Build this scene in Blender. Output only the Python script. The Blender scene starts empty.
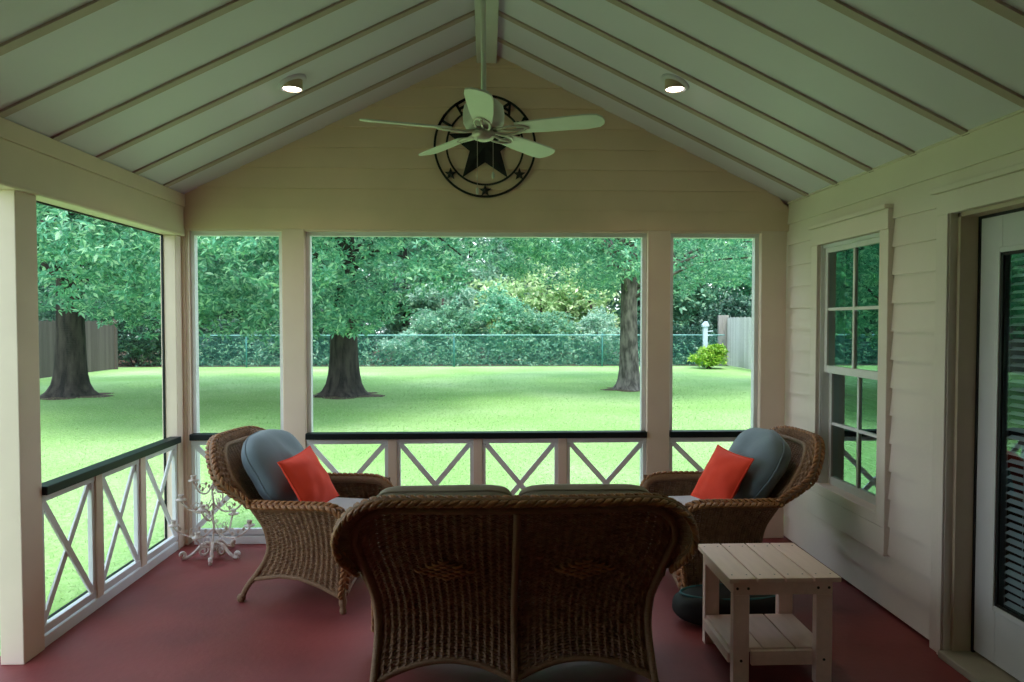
import bpy, math, random
import numpy as np
from mathutils import Vector, Matrix, noise
R = math.radians
PI = math.pi
rng = np.random.default_rng(7)
random.seed(7)
sc = bpy.context.scene
COL = sc.collection

# ------------------------------------------------------------------ mesh helpers
class MB:
    def __init__(s):
        s.v = []; s.f = []; s.m = []; s.uv = {}
    def add(s, vs, fs, mi=0):
        b = len(s.v)
        s.v.extend([tuple(map(float, p)) for p in vs])
        for f in fs:
            s.f.append(tuple(b + i for i in f)); s.m.append(mi)
    def box(s, lo, hi, M=None, mi=0):
        x0, y0, z0 = lo; x1, y1, z1 = hi
        vs = [(x0,y0,z0),(x1,y0,z0),(x1,y1,z0),(x0,y1,z0),(x0,y0,z1),(x1,y0,z1),(x1,y1,z1),(x0,y1,z1)]
        if M is not None: vs = [M @ Vector(p) for p in vs]
        s.add(vs, [(0,3,2,1),(4,5,6,7),(0,1,5,4),(1,2,6,5),(2,3,7,6),(3,0,4,7)], mi)
    def bar(s, a, b, w, t, up=(0,0,1), mi=0):
        """rectangular bar from a to b, w across, t along `up` side"""
        a = Vector(a); b = Vector(b); d = (b - a); L = d.length; d.normalize()
        u = Vector(up); x = d.cross(u).normalized(); u = x.cross(d).normalized()
        M = Matrix((( x.x, d.x, u.x, a.x),(x.y, d.y, u.y, a.y),(x.z, d.z, u.z, a.z),(0,0,0,1)))
        s.box((-w/2,0,-t/2),(w/2,L,t/2), M, mi)
    def tube(s, path, r, n=8, closed=False, cap=True, mi=0):
        P = [Vector(p) for p in path]; m = len(P)
        rr = r if hasattr(r, '__len__') else [r]*m
        T = []
        for i in range(m):
            if closed: d = P[(i+1) % m] - P[i-1]
            else: d = P[min(i+1, m-1)] - P[max(i-1, 0)]
            if d.length < 1e-9: d = Vector((0,0,1))
            T.append(d.normalized())
        ref = Vector((0,0,1)) if abs(T[0].z) < .9 else Vector((1,0,0))
        N = T[0].cross(ref).normalized()
        b = len(s.v)
        for i in range(m):
            N = (N - T[i]*N.dot(T[i]))
            if N.length < 1e-6: N = T[i].orthogonal()
            N.normalize(); B = T[i].cross(N)
            for k in range(n):
                a = 2*PI*k/n
                s.v.append(tuple(P[i] + (N*math.cos(a) + B*math.sin(a))*rr[i]))
        for i in range(m if closed else m-1):
            j = (i+1) % m
            for k in range(n):
                l = (k+1) % n
                s.f.append((b+i*n+k, b+i*n+l, b+j*n+l, b+j*n+k)); s.m.append(mi)
        if cap and not closed:
            s.f.append(tuple(b+k for k in range(n))[::-1]); s.m.append(mi)
            s.f.append(tuple(b+(m-1)*n+k for k in range(n))); s.m.append(mi)
    def lathe(s, prof, n=24, M=None, mi=0):
        b = len(s.v); m = len(prof)
        for (r, z) in prof:
            for k in range(n):
                a = 2*PI*k/n; p = Vector((r*math.cos(a), r*math.sin(a), z))
                s.v.append(tuple(M @ p if M is not None else p))
        for i in range(m-1):
            for k in range(n):
                l = (k+1) % n
                s.f.append((b+i*n+k, b+i*n+l, b+(i+1)*n+l, b+(i+1)*n+k)); s.m.append(mi)
        if prof[0][0] > 1e-6: s.f.append(tuple(b+k for k in range(n))[::-1]); s.m.append(mi)
        if prof[-1][0] > 1e-6: s.f.append(tuple(b+(m-1)*n+k for k in range(n))); s.m.append(mi)
    def prism(s, poly, y0, y1, M=None, mi=0):
        """polygon in local xz, extruded from y0 to y1 (concave ok via ngon)"""
        n = len(poly)
        vs = [Vector((x, y0, z)) for x, z in poly] + [Vector((x, y1, z)) for x, z in poly]
        if M is not None: vs = [M @ p for p in vs]
        s.add(vs, [tuple(range(n)), tuple(range(2*n-1, n-1, -1))] + [(i, n+i, n+(i+1) % n, (i+1) % n) for i in range(n)], mi)
    def grid(s, P, nu, nv, closed_u=False, mi=0):
        """P: (nu,nv,3)"""
        b = len(s.v)
        s.v.extend([tuple(p) for p in P.reshape(-1, 3).tolist()])
        for i in range(nu if closed_u else nu-1):
            for j in range(nv-1):
                i2 = (i+1) % nu
                s.f.append((b+i*nv+j, b+i2*nv+j, b+i2*nv+j+1, b+i*nv+j+1)); s.m.append(mi)
    def build(s, name, mats, parent=None, smooth=False, bevel=0, loc=None):
        me = bpy.data.meshes.new(name)
        me.from_pydata(s.v, [], s.f)
        if not isinstance(mats, (list, tuple)): mats = [mats]
        for m in mats: me.materials.append(m)
        if len(mats) > 1: me.polygons.foreach_set('material_index', s.m)
        if smooth: me.polygons.foreach_set('use_smooth', [True]*len(me.polygons))
        me.update()
        o = bpy.data.objects.new(name, me); COL.objects.link(o)
        if parent is not None: o.parent = parent
        if loc is not None: o.location = loc
        if bevel:
            md = o.modifiers.new('edge', 'BEVEL'); md.width = bevel; md.segments = 2; md.limit_method = 'ANGLE'
        return o

def tag(o, label=None, cat=None, group=None, kind=None):
    if label: o['label'] = label
    if cat: o['category'] = cat
    if group: o['group'] = group
    if kind: o['kind'] = kind
    return o
def empty(name, loc=(0,0,0), rz=0, **k):
    o = bpy.data.objects.new(name, None); COL.objects.link(o)
    o.location = loc; o.rotation_euler = (0,0,rz); o.empty_display_size = .1
    return tag(o, **k)
def copy_tree(o, parent=None):
    c = o.copy(); COL.objects.link(c)
    if parent is not None: c.parent = parent
    for ch in list(o.children): copy_tree(ch, c)
    return c
def struct(o): o['kind'] = 'structure'; return o

def catmull(pts, n=8, cols=None):
    P = np.array(pts, float); out = []
    m = len(P)
    for i in range(m-1):
        p0 = P[max(i-1,0)]; p1 = P[i]; p2 = P[i+1]; p3 = P[min(i+2,m-1)]
        for k in range(n):
            t = k/n
            out.append(.5*((2*p1)+(-p0+p2)*t+(2*p0-5*p1+4*p2-p3)*t*t+(-p0+3*p1-3*p2+p3)*t**3))
    out.append(P[-1]); return np.array(out)
def resample(P, step):
    P = np.asarray(P); d = np.r_[0, np.cumsum(np.linalg.norm(np.diff(P[:, :3], axis=0), axis=1))]
    n = max(2, int(d[-1]/step)+1); t = np.linspace(0, d[-1], n)
    return np.stack([np.interp(t, d, P[:, k]) for k in range(P.shape[1])], 1), d[-1]

# ------------------------------------------------------------------ materials
def mat(name, col, rough=.6, col2=None, scale=20, bump=0, bscale=None, detail=4, spec=.4, metal=0, island=False, stretch=None, sheen=0, trans=0, obj=True, ramp=(.35,.65)):
    m = bpy.data.materials.new(name); m.use_nodes = True
    nt = m.node_tree; nd = nt.nodes; lk = nt.links
    b = nd['Principled BSDF']
    b.inputs['Roughness'].default_value = rough
    b.inputs['Metallic'].default_value = metal
    b.inputs['Specular IOR Level'].default_value = spec
    if sheen: b.inputs['Sheen Weight'].default_value = sheen
    b.inputs['Base Color'].default_value = (*col, 1)
    tc = nd.new('ShaderNodeTexCoord'); src = tc.outputs['Object']
    if stretch:
        mp = nd.new('ShaderNodeMapping'); mp.inputs['Scale'].default_value = stretch
        lk.new(src, mp.inputs['Vector']); src = mp.outputs['Vector']
    if col2 is not None:
        mix = nd.new('ShaderNodeMix'); mix.data_type = 'RGBA'
        mix.inputs['A'].default_value = (*col, 1); mix.inputs['B'].default_value = (*col2, 1)
        nz = nd.new('ShaderNodeTexNoise'); nz.inputs['Scale'].default_value = scale; nz.inputs['Detail'].default_value = detail
        lk.new(src, nz.inputs['Vector'])
        mr = nd.new('ShaderNodeMapRange'); mr.inputs['From Min'].default_value = ramp[0]; mr.inputs['From Max'].default_value = ramp[1]
        if island:
            ge = nd.new('ShaderNodeNewGeometry')
            ad = nd.new('ShaderNodeMath'); ad.operation = 'MULTIPLY_ADD'; ad.inputs[1].default_value = .7
            ml = nd.new('ShaderNodeMath'); ml.operation = 'MULTIPLY'; ml.inputs[1].default_value = .3
            lk.new(nz.outputs['Fac'], ml.inputs[0]); lk.new(ge.outputs['Random Per Island'], ad.inputs[0]); lk.new(ml.outputs[0], ad.inputs[2])
            lk.new(ad.outputs[0], mr.inputs['Value']); mr.inputs['From Min'].default_value = .15; mr.inputs['From Max'].default_value = .85
        else: lk.new(nz.outputs['Fac'], mr.inputs['Value'])
        lk.new(mr.outputs['Result'], mix.inputs['Factor']); lk.new(mix.outputs['Result'], b.inputs['Base Color'])
    if bump:
        n2 = nd.new('ShaderNodeTexNoise'); n2.inputs['Scale'].default_value = bscale or scale; n2.inputs['Detail'].default_value = 5
        lk.new(src, n2.inputs['Vector'])
        bp = nd.new('ShaderNodeBump'); bp.inputs['Strength'].default_value = bump; bp.inputs['Distance'].default_value = .01
        lk.new(n2.outputs['Fac'], bp.inputs['Height']); lk.new(bp.outputs['Normal'], b.inputs['Normal'])
    return m

def leafmat(name, ca, cb, cc, trans=.35):
    m = bpy.data.materials.new(name); m.use_nodes = True
    nt = m.node_tree; nd = nt.nodes; lk = nt.links
    nd.remove(nd['Principled BSDF']); out = nd['Material Output']
    ge = nd.new('ShaderNodeNewGeometry'); cr = nd.new('ShaderNodeValToRGB')
    e = cr.color_ramp.elements; e[0].color = (*ca, 1); e[1].color = (*cc, 1); x = e.new(.55); x.color = (*cb, 1)
    lk.new(ge.outputs['Random Per Island'], cr.inputs['Fac'])
    df = nd.new('ShaderNodeBsdfDiffuse'); tr = nd.new('ShaderNodeBsdfTranslucent'); mx = nd.new('ShaderNodeMixShader'); mx.inputs[0].default_value = trans
    gl = nd.new('ShaderNodeBsdfGlossy'); gl.inputs['Roughness'].default_value = .45; m2 = nd.new('ShaderNodeMixShader'); m2.inputs[0].default_value = .04
    lk.new(cr.outputs['Color'], df.inputs['Color']); lk.new(cr.outputs['Color'], tr.inputs['Color'])
    lk.new(df.outputs[0], mx.inputs[1]); lk.new(tr.outputs[0], mx.inputs[2])
    lk.new(mx.outputs[0], m2.inputs[1]); lk.new(gl.outputs[0], m2.inputs[2])
    lk.new(m2.outputs[0], out.inputs['Surface'])
    return m

M = {}
M['siding']  = mat('cream_siding_paint', (.80,.595,.45), .55, (.75,.56,.42), 3, .08, 60)
M['sidingR'] = mat('pale_siding_paint', (.78,.67,.60), .5, (.74,.635,.565), 3, .08, 60)
M['trim']    = mat('cream_trim_paint', (.80,.645,.54), .5, (.76,.61,.51), 4, .05, 60)
M['white']   = mat('white_rail_paint', (.80,.80,.82), .45, (.74,.74,.77), 8, .05, 60)
M['ceil']    = mat('ceiling_paint', (.72,.66,.80), .5, (.69,.635,.77), 2, .05, 50)
M['batten']  = mat('batten_shade_paint', (.47,.35,.325), .5, (.43,.32,.295), 6)  # browner than the ceiling: batten shadow put into the colour
M['beam']    = mat('beam_paint', (.66,.66,.63), .5, (.62,.62,.59), 6)
M['floor']   = mat('red_painted_floor', (.26,.045,.042), .55, (.165,.026,.026), 2.2, .12, 35, ramp=(.3,.7), spec=.5)
M['rail']    = mat('dark_green_rail_paint', (.004,.008,.009), .45, (.006,.011,.012), 8, spec=.25)
M['wicker']  = mat('brown_wicker', (.27,.145,.076), .5, (.17,.088,.045), 30)
M['braid']   = mat('lamp_warmed_wicker_braid', (.42,.185,.072), .42, (.22,.098,.04), 40, island=True)  # brown wicker with warm lamp light mixed into its orange
M['pole']    = mat('wrapped_wicker_pole', (.29,.16,.085), .5, (.20,.11,.056), 60, .4, 120, stretch=(1,1,6))
M['blue']    = mat('blue_grey_fabric', (.17,.225,.27), .85, (.145,.195,.235), 6, .25, 14, sheen=.3)
M['orange']  = mat('orange_red_fabric', (.86,.060,.022), .8, (.78,.05,.02), 8, .2, 16, sheen=.05)
M['beige']   = mat('taupe_fabric', (.33,.29,.22), .85, (.29,.25,.19), 6, .2, 14, sheen=.2)
M['seatfab'] = mat('pale_seat_fabric', (.50,.46,.46), .85, (.45,.41,.41), 6, .15, 14)
M['tablew']  = mat('lamp_tinted_white_paint', (.88,.64,.56), .5, (.82,.59,.515), 6, .1, 30, stretch=(6,1,6))  # white paint, pink tint stands in for warm lamp light
M['screw']   = mat('screw_head', (.05,.045,.04), .4, metal=.8)
M['black']   = mat('black_iron', (.006,.006,.007), .45, (.01,.01,.011), 20)
M['iron']    = mat('white_weathered_iron', (.72,.64,.60), .6, (.45,.25,.18), 22, ramp=(.5,.72))
M['fan']     = mat('fan_white', (.74,.76,.70), .4, (.70,.72,.66), 10)
M['fanmetal']= mat('fan_pewter', (.62,.56,.52), .35, (.5,.44,.4), 20, metal=.4)
M['vinyl']   = mat('window_vinyl', (.72,.72,.70), .4, (.68,.68,.66), 8)
M['doorp']   = mat('door_white', (.66,.65,.65), .45, (.62,.61,.61), 6)
M['jamb']    = mat('door_jamb_tan', (.58,.46,.34), .55, (.53,.42,.31), 6)
M['dark']    = mat('dark_interior', (.012,.014,.015), .8, (.02,.022,.022), 2)  # near-black colour stands in for the unlit house interior
M['gasket']  = mat('black_gasket', (.012,.011,.01), .5)
M['blind']   = mat('blind_slat', (.80,.84,.84), .5, (.75,.8,.8), 6)
M['wire']    = mat('screen_wire', (.08,.09,.09), .5, metal=.3)
M['bark']    = mat('oak_bark', (.060,.050,.044), .9, (.014,.012,.012), 9, .9, 9, stretch=(1,1,.18), ramp=(.38,.62))
M['bark2']   = mat('oak_bark_grey', (.19,.17,.155), .9, (.055,.049,.045), 10, .9, 10, stretch=(1,1,.35), ramp=(.38,.62))
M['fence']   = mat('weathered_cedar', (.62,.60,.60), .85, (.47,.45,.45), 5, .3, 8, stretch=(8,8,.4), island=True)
M['fence2']  = mat('shade_toned_cedar', (.12,.10,.09), .85, (.075,.062,.055), 5, .3, 8, stretch=(8,8,.4), island=True)  # same cedar darkened, with the shade put into its colour
M['link']    = mat('green_fence_vinyl', (.05,.22,.20), .5, (.04,.18,.17), 6)
M['toprail'] = mat('pale_green_pipe', (.22,.46,.44), .4, (.18,.4,.4), 6)
M['pipe']    = mat('white_post_paint', (.50,.60,.70), .5, (.46,.56,.66), 6)
M['outlet']  = mat('dark_outlet', (.02,.02,.02), .4, (.03,.03,.03), 20)
M['petbed']  = mat('black_cushion', (.010,.011,.012), .7, (.014,.015,.016), 10)
M['teal']    = mat('teal_highlight', (.02,.10,.11), .5, (.025,.12,.13), 10)  # colour of a painted highlight on the floor cushion
M['mulch']   = mat('leaf_litter', (.12,.075,.05), .95, (.06,.04,.025), 6, .5, 20)
M['sill']    = mat('threshold_tan', (.40,.34,.26), .6, (.34,.29,.22), 8)
M['oak']     = leafmat('oak_leaves', (.09,.30,.18), (.20,.54,.38), (.66,.94,.66), .5)  # palest ramp tone paints crown highlights onto single leaves
M['oak2']    = leafmat('oak_leaves_dark', (.08,.28,.17), (.19,.52,.35), (.60,.90,.60), .5)  # pale end again carries painted highlights
M['wood1']   = leafmat('woodland_leaves', (.07,.24,.16), (.20,.45,.29), (.42,.68,.42), .5)  # lightened so distance haze sits in the leaf colour
M['wood2']   = leafmat('sun_toned_leaves', (.22,.42,.16), (.48,.70,.34), (.80,.90,.58), .5)  # sunlight and haze painted into the leaf colour
M['wood3']   = leafmat('haze_pale_leaves', (.16,.36,.26), (.36,.60,.45), (.66,.82,.66), .5)  # far haze painted in as paler leaves
M['yellow']  = leafmat('yellow_green_leaves', (.12,.32,.03), (.28,.52,.05), (.50,.68,.10))
M['grassb']  = leafmat('grass_blades', (.24,.42,.14), (.32,.49,.19), (.46,.60,.32), .5)

M['wood0'] = leafmat('shade_toned_leaves', (.015,.06,.045), (.045,.13,.09), (.12,.26,.16), .35)  # leaf colour darkened to hold the shade under the canopy
M['fence3'] = mat('dark_cedar_post', (.30,.28,.27), .85, (.22,.205,.20), 5, .3, 8, stretch=(8,8,.4))
def bulbmat():
    m = bpy.data.materials.new('warm_lamp_face'); m.use_nodes = True
    b = m.node_tree.nodes['Principled BSDF']
    b.inputs['Base Color'].default_value = (.9,.85,.8,1)
    b.inputs['Emission Color'].default_value = (1,.88,.78,1); b.inputs['Emission Strength'].default_value = 9
    return m
M['bulb'] = bulbmat()
def glassmat(name, tint, refl):
    m = bpy.data.materials.new(name); m.use_nodes = True
    nt = m.node_tree; nd = nt.nodes; lk = nt.links; nd.remove(nd['Principled BSDF']); out = nd['Material Output']
    t = nd.new('ShaderNodeBsdfTransparent'); t.inputs['Color'].default_value = (*tint, 1)
    g = nd.new('ShaderNodeBsdfGlossy'); g.inputs['Roughness'].default_value = .0; g.inputs['Color'].default_value = (.62,.86,.82,1)
    fr = nd.new('ShaderNodeFresnel'); fr.inputs['IOR'].default_value = 1.5
    ma = nd.new('ShaderNodeMath'); ma.operation = 'MULTIPLY_ADD'; ma.inputs[1].default_value = .8; ma.inputs[2].default_value = refl
    mx = nd.new('ShaderNodeMixShader')
    lk.new(fr.outputs[0], ma.inputs[0]); lk.new(ma.outputs[0], mx.inputs[0]); lk.new(t.outputs[0], mx.inputs[1]); lk.new(g.outputs[0], mx.inputs[2])
    lk.new(mx.outputs[0], out.inputs['Surface'])
    return m
M['glass'] = glassmat('window_glass', (.8,.86,.85), .42)
M['glassd'] = glassmat('door_glass', (.85,.95,.97), .16)

def grassmat():
    m = bpy.data.materials.new('lawn_grass'); m.use_nodes = True
    nt = m.node_tree; nd = nt.nodes; lk = nt.links; b = nd['Principled BSDF']
    b.inputs['Roughness'].default_value = .9; b.inputs['Specular IOR Level'].default_value = .1
    tc = nd.new('ShaderNodeTexCoord')
    n1 = nd.new('ShaderNodeTexNoise'); n1.inputs['Scale'].default_value = .35; n1.inputs['Detail'].default_value = 6
    n2 = nd.new('ShaderNodeTexNoise'); n2.inputs['Scale'].default_value = 16; n2.inputs['Detail'].default_value = 6; n2.inputs['Roughness'].default_value = .75
    for n in (n1, n2): lk.new(tc.outputs['Object'], n.inputs['Vector'])
    c1 = nd.new('ShaderNodeValToRGB'); e = c1.color_ramp.elements
    e[0].position = .3; e[0].color = (.15,.33,.065,1); e[1].position = .72; e[1].color = (.46,.59,.34,1)
    x = e.new(.5); x.color = (.27,.44,.165,1)
    ad = nd.new('ShaderNodeMath'); ad.operation = 'MULTIPLY_ADD'; ad.inputs[1].default_value = .55
    m1 = nd.new('ShaderNodeMath'); m1.operation = 'MULTIPLY'; m1.inputs[1].default_value = .45
    lk.new(n1.outputs['Fac'], m1.inputs[0]); lk.new(n2.outputs['Fac'], ad.inputs[0]); lk.new(m1.outputs[0], ad.inputs[2])
    lk.new(ad.outputs[0], c1.inputs['Fac']); lk.new(c1.outputs['Color'], b.inputs['Base Color'])
    bp = nd.new('ShaderNodeBump'); bp.inputs['Strength'].default_value = .6; bp.inputs['Distance'].default_value = .05
    lk.new(n2.outputs['Fac'], bp.inputs['Height']); lk.new(bp.outputs['Normal'], b.inputs['Normal'])
    return m
M['lawn'] = grassmat()

# ------------------------------------------------------------------ dimensions
XL, XR, YB, YF = -2.055, 2.10, 4.70, -2.4     # inner faces of the porch
ZE, ZP = 2.345, 3.365                         # eave and peak heights
SL = (ZP-ZE)/2.105
GZ = -.25                                     # lawn level

# ------------------------------------------------------------------ floor, ceiling, walls
b = MB(); b.box((XL-.16,YF,-.25),(XR+.16,YB+.12,0)); struct(b.build('floor', M['floor']))

b = MB()
for sgn in (-1, 1):
    # slope panel as a thick slab (also the roof above it)
    xe = 2.27*sgn; ze = ZP-2.27*SL
    b.prism([(0,ZP),(xe,ze),(xe,ze+.14),(0,ZP+.14)] if sgn < 0 else [(0,ZP),(0,ZP+.14),(xe,ze+.14),(xe,ze)], YF-.3, YB+.35)
ceil = struct(b.build('ceiling', M['ceil']))
b = MB(); yk = 4.41
while yk > YF:
    for sgn in (-1, 1):
        a_ = Vector((.05*sgn, yk, ZP-.05*SL-.004)); c_ = Vector((2.105*sgn, yk, ZE-.004))
        nrm = Vector((-SL*sgn, 0, -1)).normalized()
        b.bar(a_, c_, .045, .014, up=nrm)
    yk -= .368
b.build('batten_strips', M['batten'], ceil)
b = MB(); b.box((-.068,YF,3.275),(.068,YB-.001,3.42)); struct(b.build('trim_1', M['beam'], bevel=.006))

# gable wall: header + lap siding + structural wall behind
def hw(z): return (ZP-z)/SL
b = MB()
b.box((XL,YB-.012,2.15),(XR,YB+.12,2.285))                 # flat header board
zz = 2.285; ex = .138
while zz < ZP-.01:
    z1 = min(zz+ex, ZP-.004)
    w0, w1 = min(hw(zz)+.05, 2.105), min(hw(z1)+.05, 2.105)
    f0, f1 = YB-.016, YB-.001
    b.add([(-w0,f0,zz),(w0,f0,zz),(w1,f1,z1),(-w1,f1,z1),(-w0,YB+.05,zz),(w0,YB+.05,zz),(w1,YB+.05,z1),(-w1,YB+.05,z1)],
          [(0,1,2,3),(0,4,5,1),(0,3,7,4),(1,5,6,2),(4,7,6,5)])
    zz = z1
b.prism([(-2.3,2.285),(2.3,2.285),(2.3,ZE-.05),(0,ZP+.03),(-2.3,ZE-.05)], YB+.05, YB+.12)
wall_far = struct(b.build('wall_far', M['siding']))

# right (house) wall, lap siding with holes for window and door
WIN = (3.535, 4.215, .50, 2.00)     # y0,y1,z0,z1 of the opening
DOOR = (1.98, 2.985, -.01, 2.005)
b = MB()
def board(z0, z1, y0, y1, zb0, zb1):
    def th(z): return .003+.013*(1-(z-zb0)/(zb1-zb0))
    f0, f1 = XR-th(z0), XR-th(z1)
    b.add([(f0,y0,z0),(f0,y1,z0),(f1,y1,z1),(f1,y0,z1),(XR+.02,y0,z0),(XR+.02,y1,z0),(XR+.02,y1,z1),(XR+.02,y0,z1)],
          [(0,3,2,1),(0,1,5,4),(2,3,7,6),(0,4,7,3),(1,2,6,5)])
zz = .02
while zz < ZE+.02:
    z1 = min(zz+.145, ZE+.03)
    cuts = sorted({zz, z1} | {z for H_ in (WIN, DOOR) for z in H_[2:] if zz < z < z1})
    for a_, c_ in zip(cuts[:-1], cuts[1:]):
        segs = [(YF, YB-.001)]
        for H_ in (WIN, DOOR):
            if a_ >= H_[2]-1e-6 and c_ <= H_[3]+1e-6:
                ns = []
                for s0, s1 in segs:
                    if H_[1] <= s0 or H_[0] >= s1: ns.append((s0, s1)); continue
                    if s0 < H_[0]: ns.append((s0, H_[0]))
                    if s1 > H_[1]: ns.append((H_[1], s1))
                segs = ns
        for s0, s1 in segs: board(a_, c_, s0, s1, zz, z1)
    zz = z1
X0, X1 = XR+.02, XR+.15
for (y0,y1,z0,z1) in [(YF,DOOR[0],0,2.6),(DOOR[0],DOOR[1],DOOR[3],2.6),(DOOR[1],WIN[0],0,2.6),(WIN[0],WIN[1],0,WIN[2]),(WIN[0],WIN[1],WIN[3],2.6),(WIN[1],YB+.12,0,2.6)]:
    b.box((X0,y0,z0),(X1,y1,z1))
struct(b.build('wall_right', M['sidingR']))
# room behind the house wall, its darkness painted on as near-black
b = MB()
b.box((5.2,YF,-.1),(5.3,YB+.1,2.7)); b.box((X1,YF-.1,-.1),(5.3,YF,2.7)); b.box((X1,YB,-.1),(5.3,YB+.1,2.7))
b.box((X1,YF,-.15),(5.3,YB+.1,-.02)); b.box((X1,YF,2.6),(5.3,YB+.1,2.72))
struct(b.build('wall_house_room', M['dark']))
# wall behind the camera
b = MB(); b.box((XL-.16,YF-.12,0),(XR+.16,YF,3.6)); struct(b.build('wall_near', M['siding']))

# left header + posts
b = MB()
b.box((XL-.10,YF,2.095),(XL+.022,YB-.013,2.29)); b.box((XL-.098,YF+.01,2.2905),(XL+.032,YB-.014,2.375)); b.box((XL+.0225,YF,2.098),(XL+.029,YB-.015,2.112))
b.box((XL-.10,YF,0),(XL,1.62,2.095))
struct(b.build('wall_left', M['trim'], bevel=.003))
TR = [1]
def trim(boxes, m='trim', bevel=.004):
    TR[0] += 1
    b = MB()
    for lo, hi in boxes: b.box(lo, hi)
    return struct(b.build('trim_%d' % TR[0], M[m], bevel=bevel))
# left posts
trim([((XL-.10,3.065,0),(XL+.002,3.21,2.095))])
trim([((XL-.10,1.62,0),(XL+.002,1.76,2.095))])
# corner post cluster
trim([((XL-.10,4.60,0),(XL-.0,YB-.012,2.095)), ((XL-.10,YB-.011,0),(-2.035,YB+.12,2.15))])
# back posts with a narrow stop on each side
for (x0, x1) in ((-1.386,-1.238),(1.110,1.268)):
    trim([((x0,YB-.01,0),(x1,YB+.12,2.15))])
trim([((1.905,YB-.01,0),(XR-.017,YB+.12,2.15))])
# floor curb under the railings
trim([((-2.0,YB-.005,0),(XR-.02,YB+.09,.055)), ((XL-.09,3.21,0),(XL-.005,4.6,.055))], 'white')

# ------------------------------------------------------------------ screened openings
WN = [0]
def screen_bay(axis, a0, a1, z0, z1, pos):
    """frame + woven wire screen; axis 'x' = back wall, 'y' = left wall"""
    WN[0] += 1
    root = empty('window_%d' % WN[0], ((a0+a1)/2, pos, 0) if axis == 'x' else (pos, (a0+a1)/2, 0)); struct(root)
    def pt(a, d, z): return (a-(a0+a1)/2, d, z) if axis == 'x' else (-d, a-(a0+a1)/2, z)
    f = MB(); w = .028 if axis == 'x' else .008
    def bx(a_, c_, zl, zh, d0, d1):
        p = pt(a_, d0, zl); q = pt(c_, d1, zh)
        f.box([min(i,j) for i,j in zip(p,q)], [max(i,j) for i,j in zip(p,q)])
    for (p,q,r_,s_) in [(a0-w,a0,z0-w,z1+w),(a1,a1+w,z0-w,z1+w),(a0,a1,z0-w,z0),(a0,a1,z1,z1+w)]: bx(p,q,r_,s_,0,.05 if axis == 'x' else .012)
    struct(f.build('window_frame', M['white'] if axis == 'x' else M['rail'], root))
    s = MB(); pit = .009; t = .00016
    n = int((a1-a0)/pit)
    for i in range(1, n):
        a = a0+(a1-a0)*i/n
        s.add([pt(a-t,.0060,z0),pt(a+t,.0060,z0),pt(a+t,.0060,z1),pt(a-t,.0060,z1)], [(0,1,2,3)])
    n = int((z1-z0)/pit)
    for i in range(1, n):
        z = z0+(z1-z0)*i/n
        s.add([pt(a0,.0064,z-t),pt(a1,.0064,z-t),pt(a1,.0064,z+t),pt(a0,.0064,z+t)], [(0,1,2,3)])
    struct(s.build('insect_screen', M['wire'], root))
    return root
YS = YB+.03
screen_bay('x', -1.985, -1.418, .083, 2.108, YS)
screen_bay('x', -1.208, 1.080, .083, 2.108, YS)
screen_bay('x', 1.298, 1.875, .083, 2.108, YS)
screen_bay('y', 3.218, 4.592, .083, 2.087, XL-.078)
trim([((-2.035,YB-.004,2.136),(1.905,YB+.03,2.15)), ((-2.035,YB+.0,.055),(-2.013,YB+.08,2.136)),((-1.390,YB+.0,.055),(-1.386,YB+.08,2.136)),
      ((-1.238,YB+.0,.055),(-1.236,YB+.08,2.136)),((1.903,YB+.0,.055),(1.905,YB+.08,2.136))], bevel=0)

# ------------------------------------------------------------------ X-panel railings
def railing(label, p0, p1, n, group='crossed porch railings'):
    """p0->p1 along the inner face, n panels"""
    p0 = Vector(p0); p1 = Vector(p1); d = (p1-p0); L = d.length; ang = math.atan2(d.y, d.x)
    root = empty('porch_railing', p0, ang, label=label, cat='railing', group=group)
    b = MB(); b.box((0,-.030,.718),(L,.045,.760)); b.build('top_rail', M['rail'], root, bevel=.004)
    b = MB(); b.box((0,.0,.066),(L,.028,.105)); b.build('bottom_rail', M['white'], root, bevel=.003)
    b = MB(); b.box((0,.0,.682),(L,.028,.717)); b.build('upper_rail', M['white'], root, bevel=.003)
    for k in range(1, n):
        x = L*k/n
        b = MB(); b.box((x-.030,-.008,.060),(x+.030,.029,.716)); b.build('baluster_post', M['trim'], root, bevel=.003)
    for k in range(n):
        x0 = L*k/n+(.03 if k else 0); x1 = L*(k+1)/n-(.03 if k < n-1 else 0)
        for xs in (x0, x1-.024):
            b = MB(); b.box((xs,.002,.106),(xs+.024,.027,.681)); b.build('panel_stile', M['white'], root, bevel=.002)
        for s in (0, 1):
            A = Vector((x0+.024, .009+.009*s, .108 if s else .680)); B_ = Vector((x1-.024, .009+.009*s, .680 if s else .108))
            b = MB(); b.bar(A, B_, .010, .034, up=(0,0,1)); b.build('cross_brace', M['white'], root)
    return root
railing('white crossed railing with dark top rail, behind the candelabra in the corner', (-2.012,YB,0), (-1.390,YB,0), 1)
railing('four-panel white crossed railing under the wide middle screen', (-1.236,YB,0), (1.108,YB,0), 4)
railing('short white crossed railing behind the chair near the house window', (1.270,YB,0), (1.903,YB,0), 1)
r_ = railing('three-panel white crossed railing along the side wall beside the big-trunked oak', (XL-.006,3.212,0), (XL-.006,4.599,0), 3)

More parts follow.
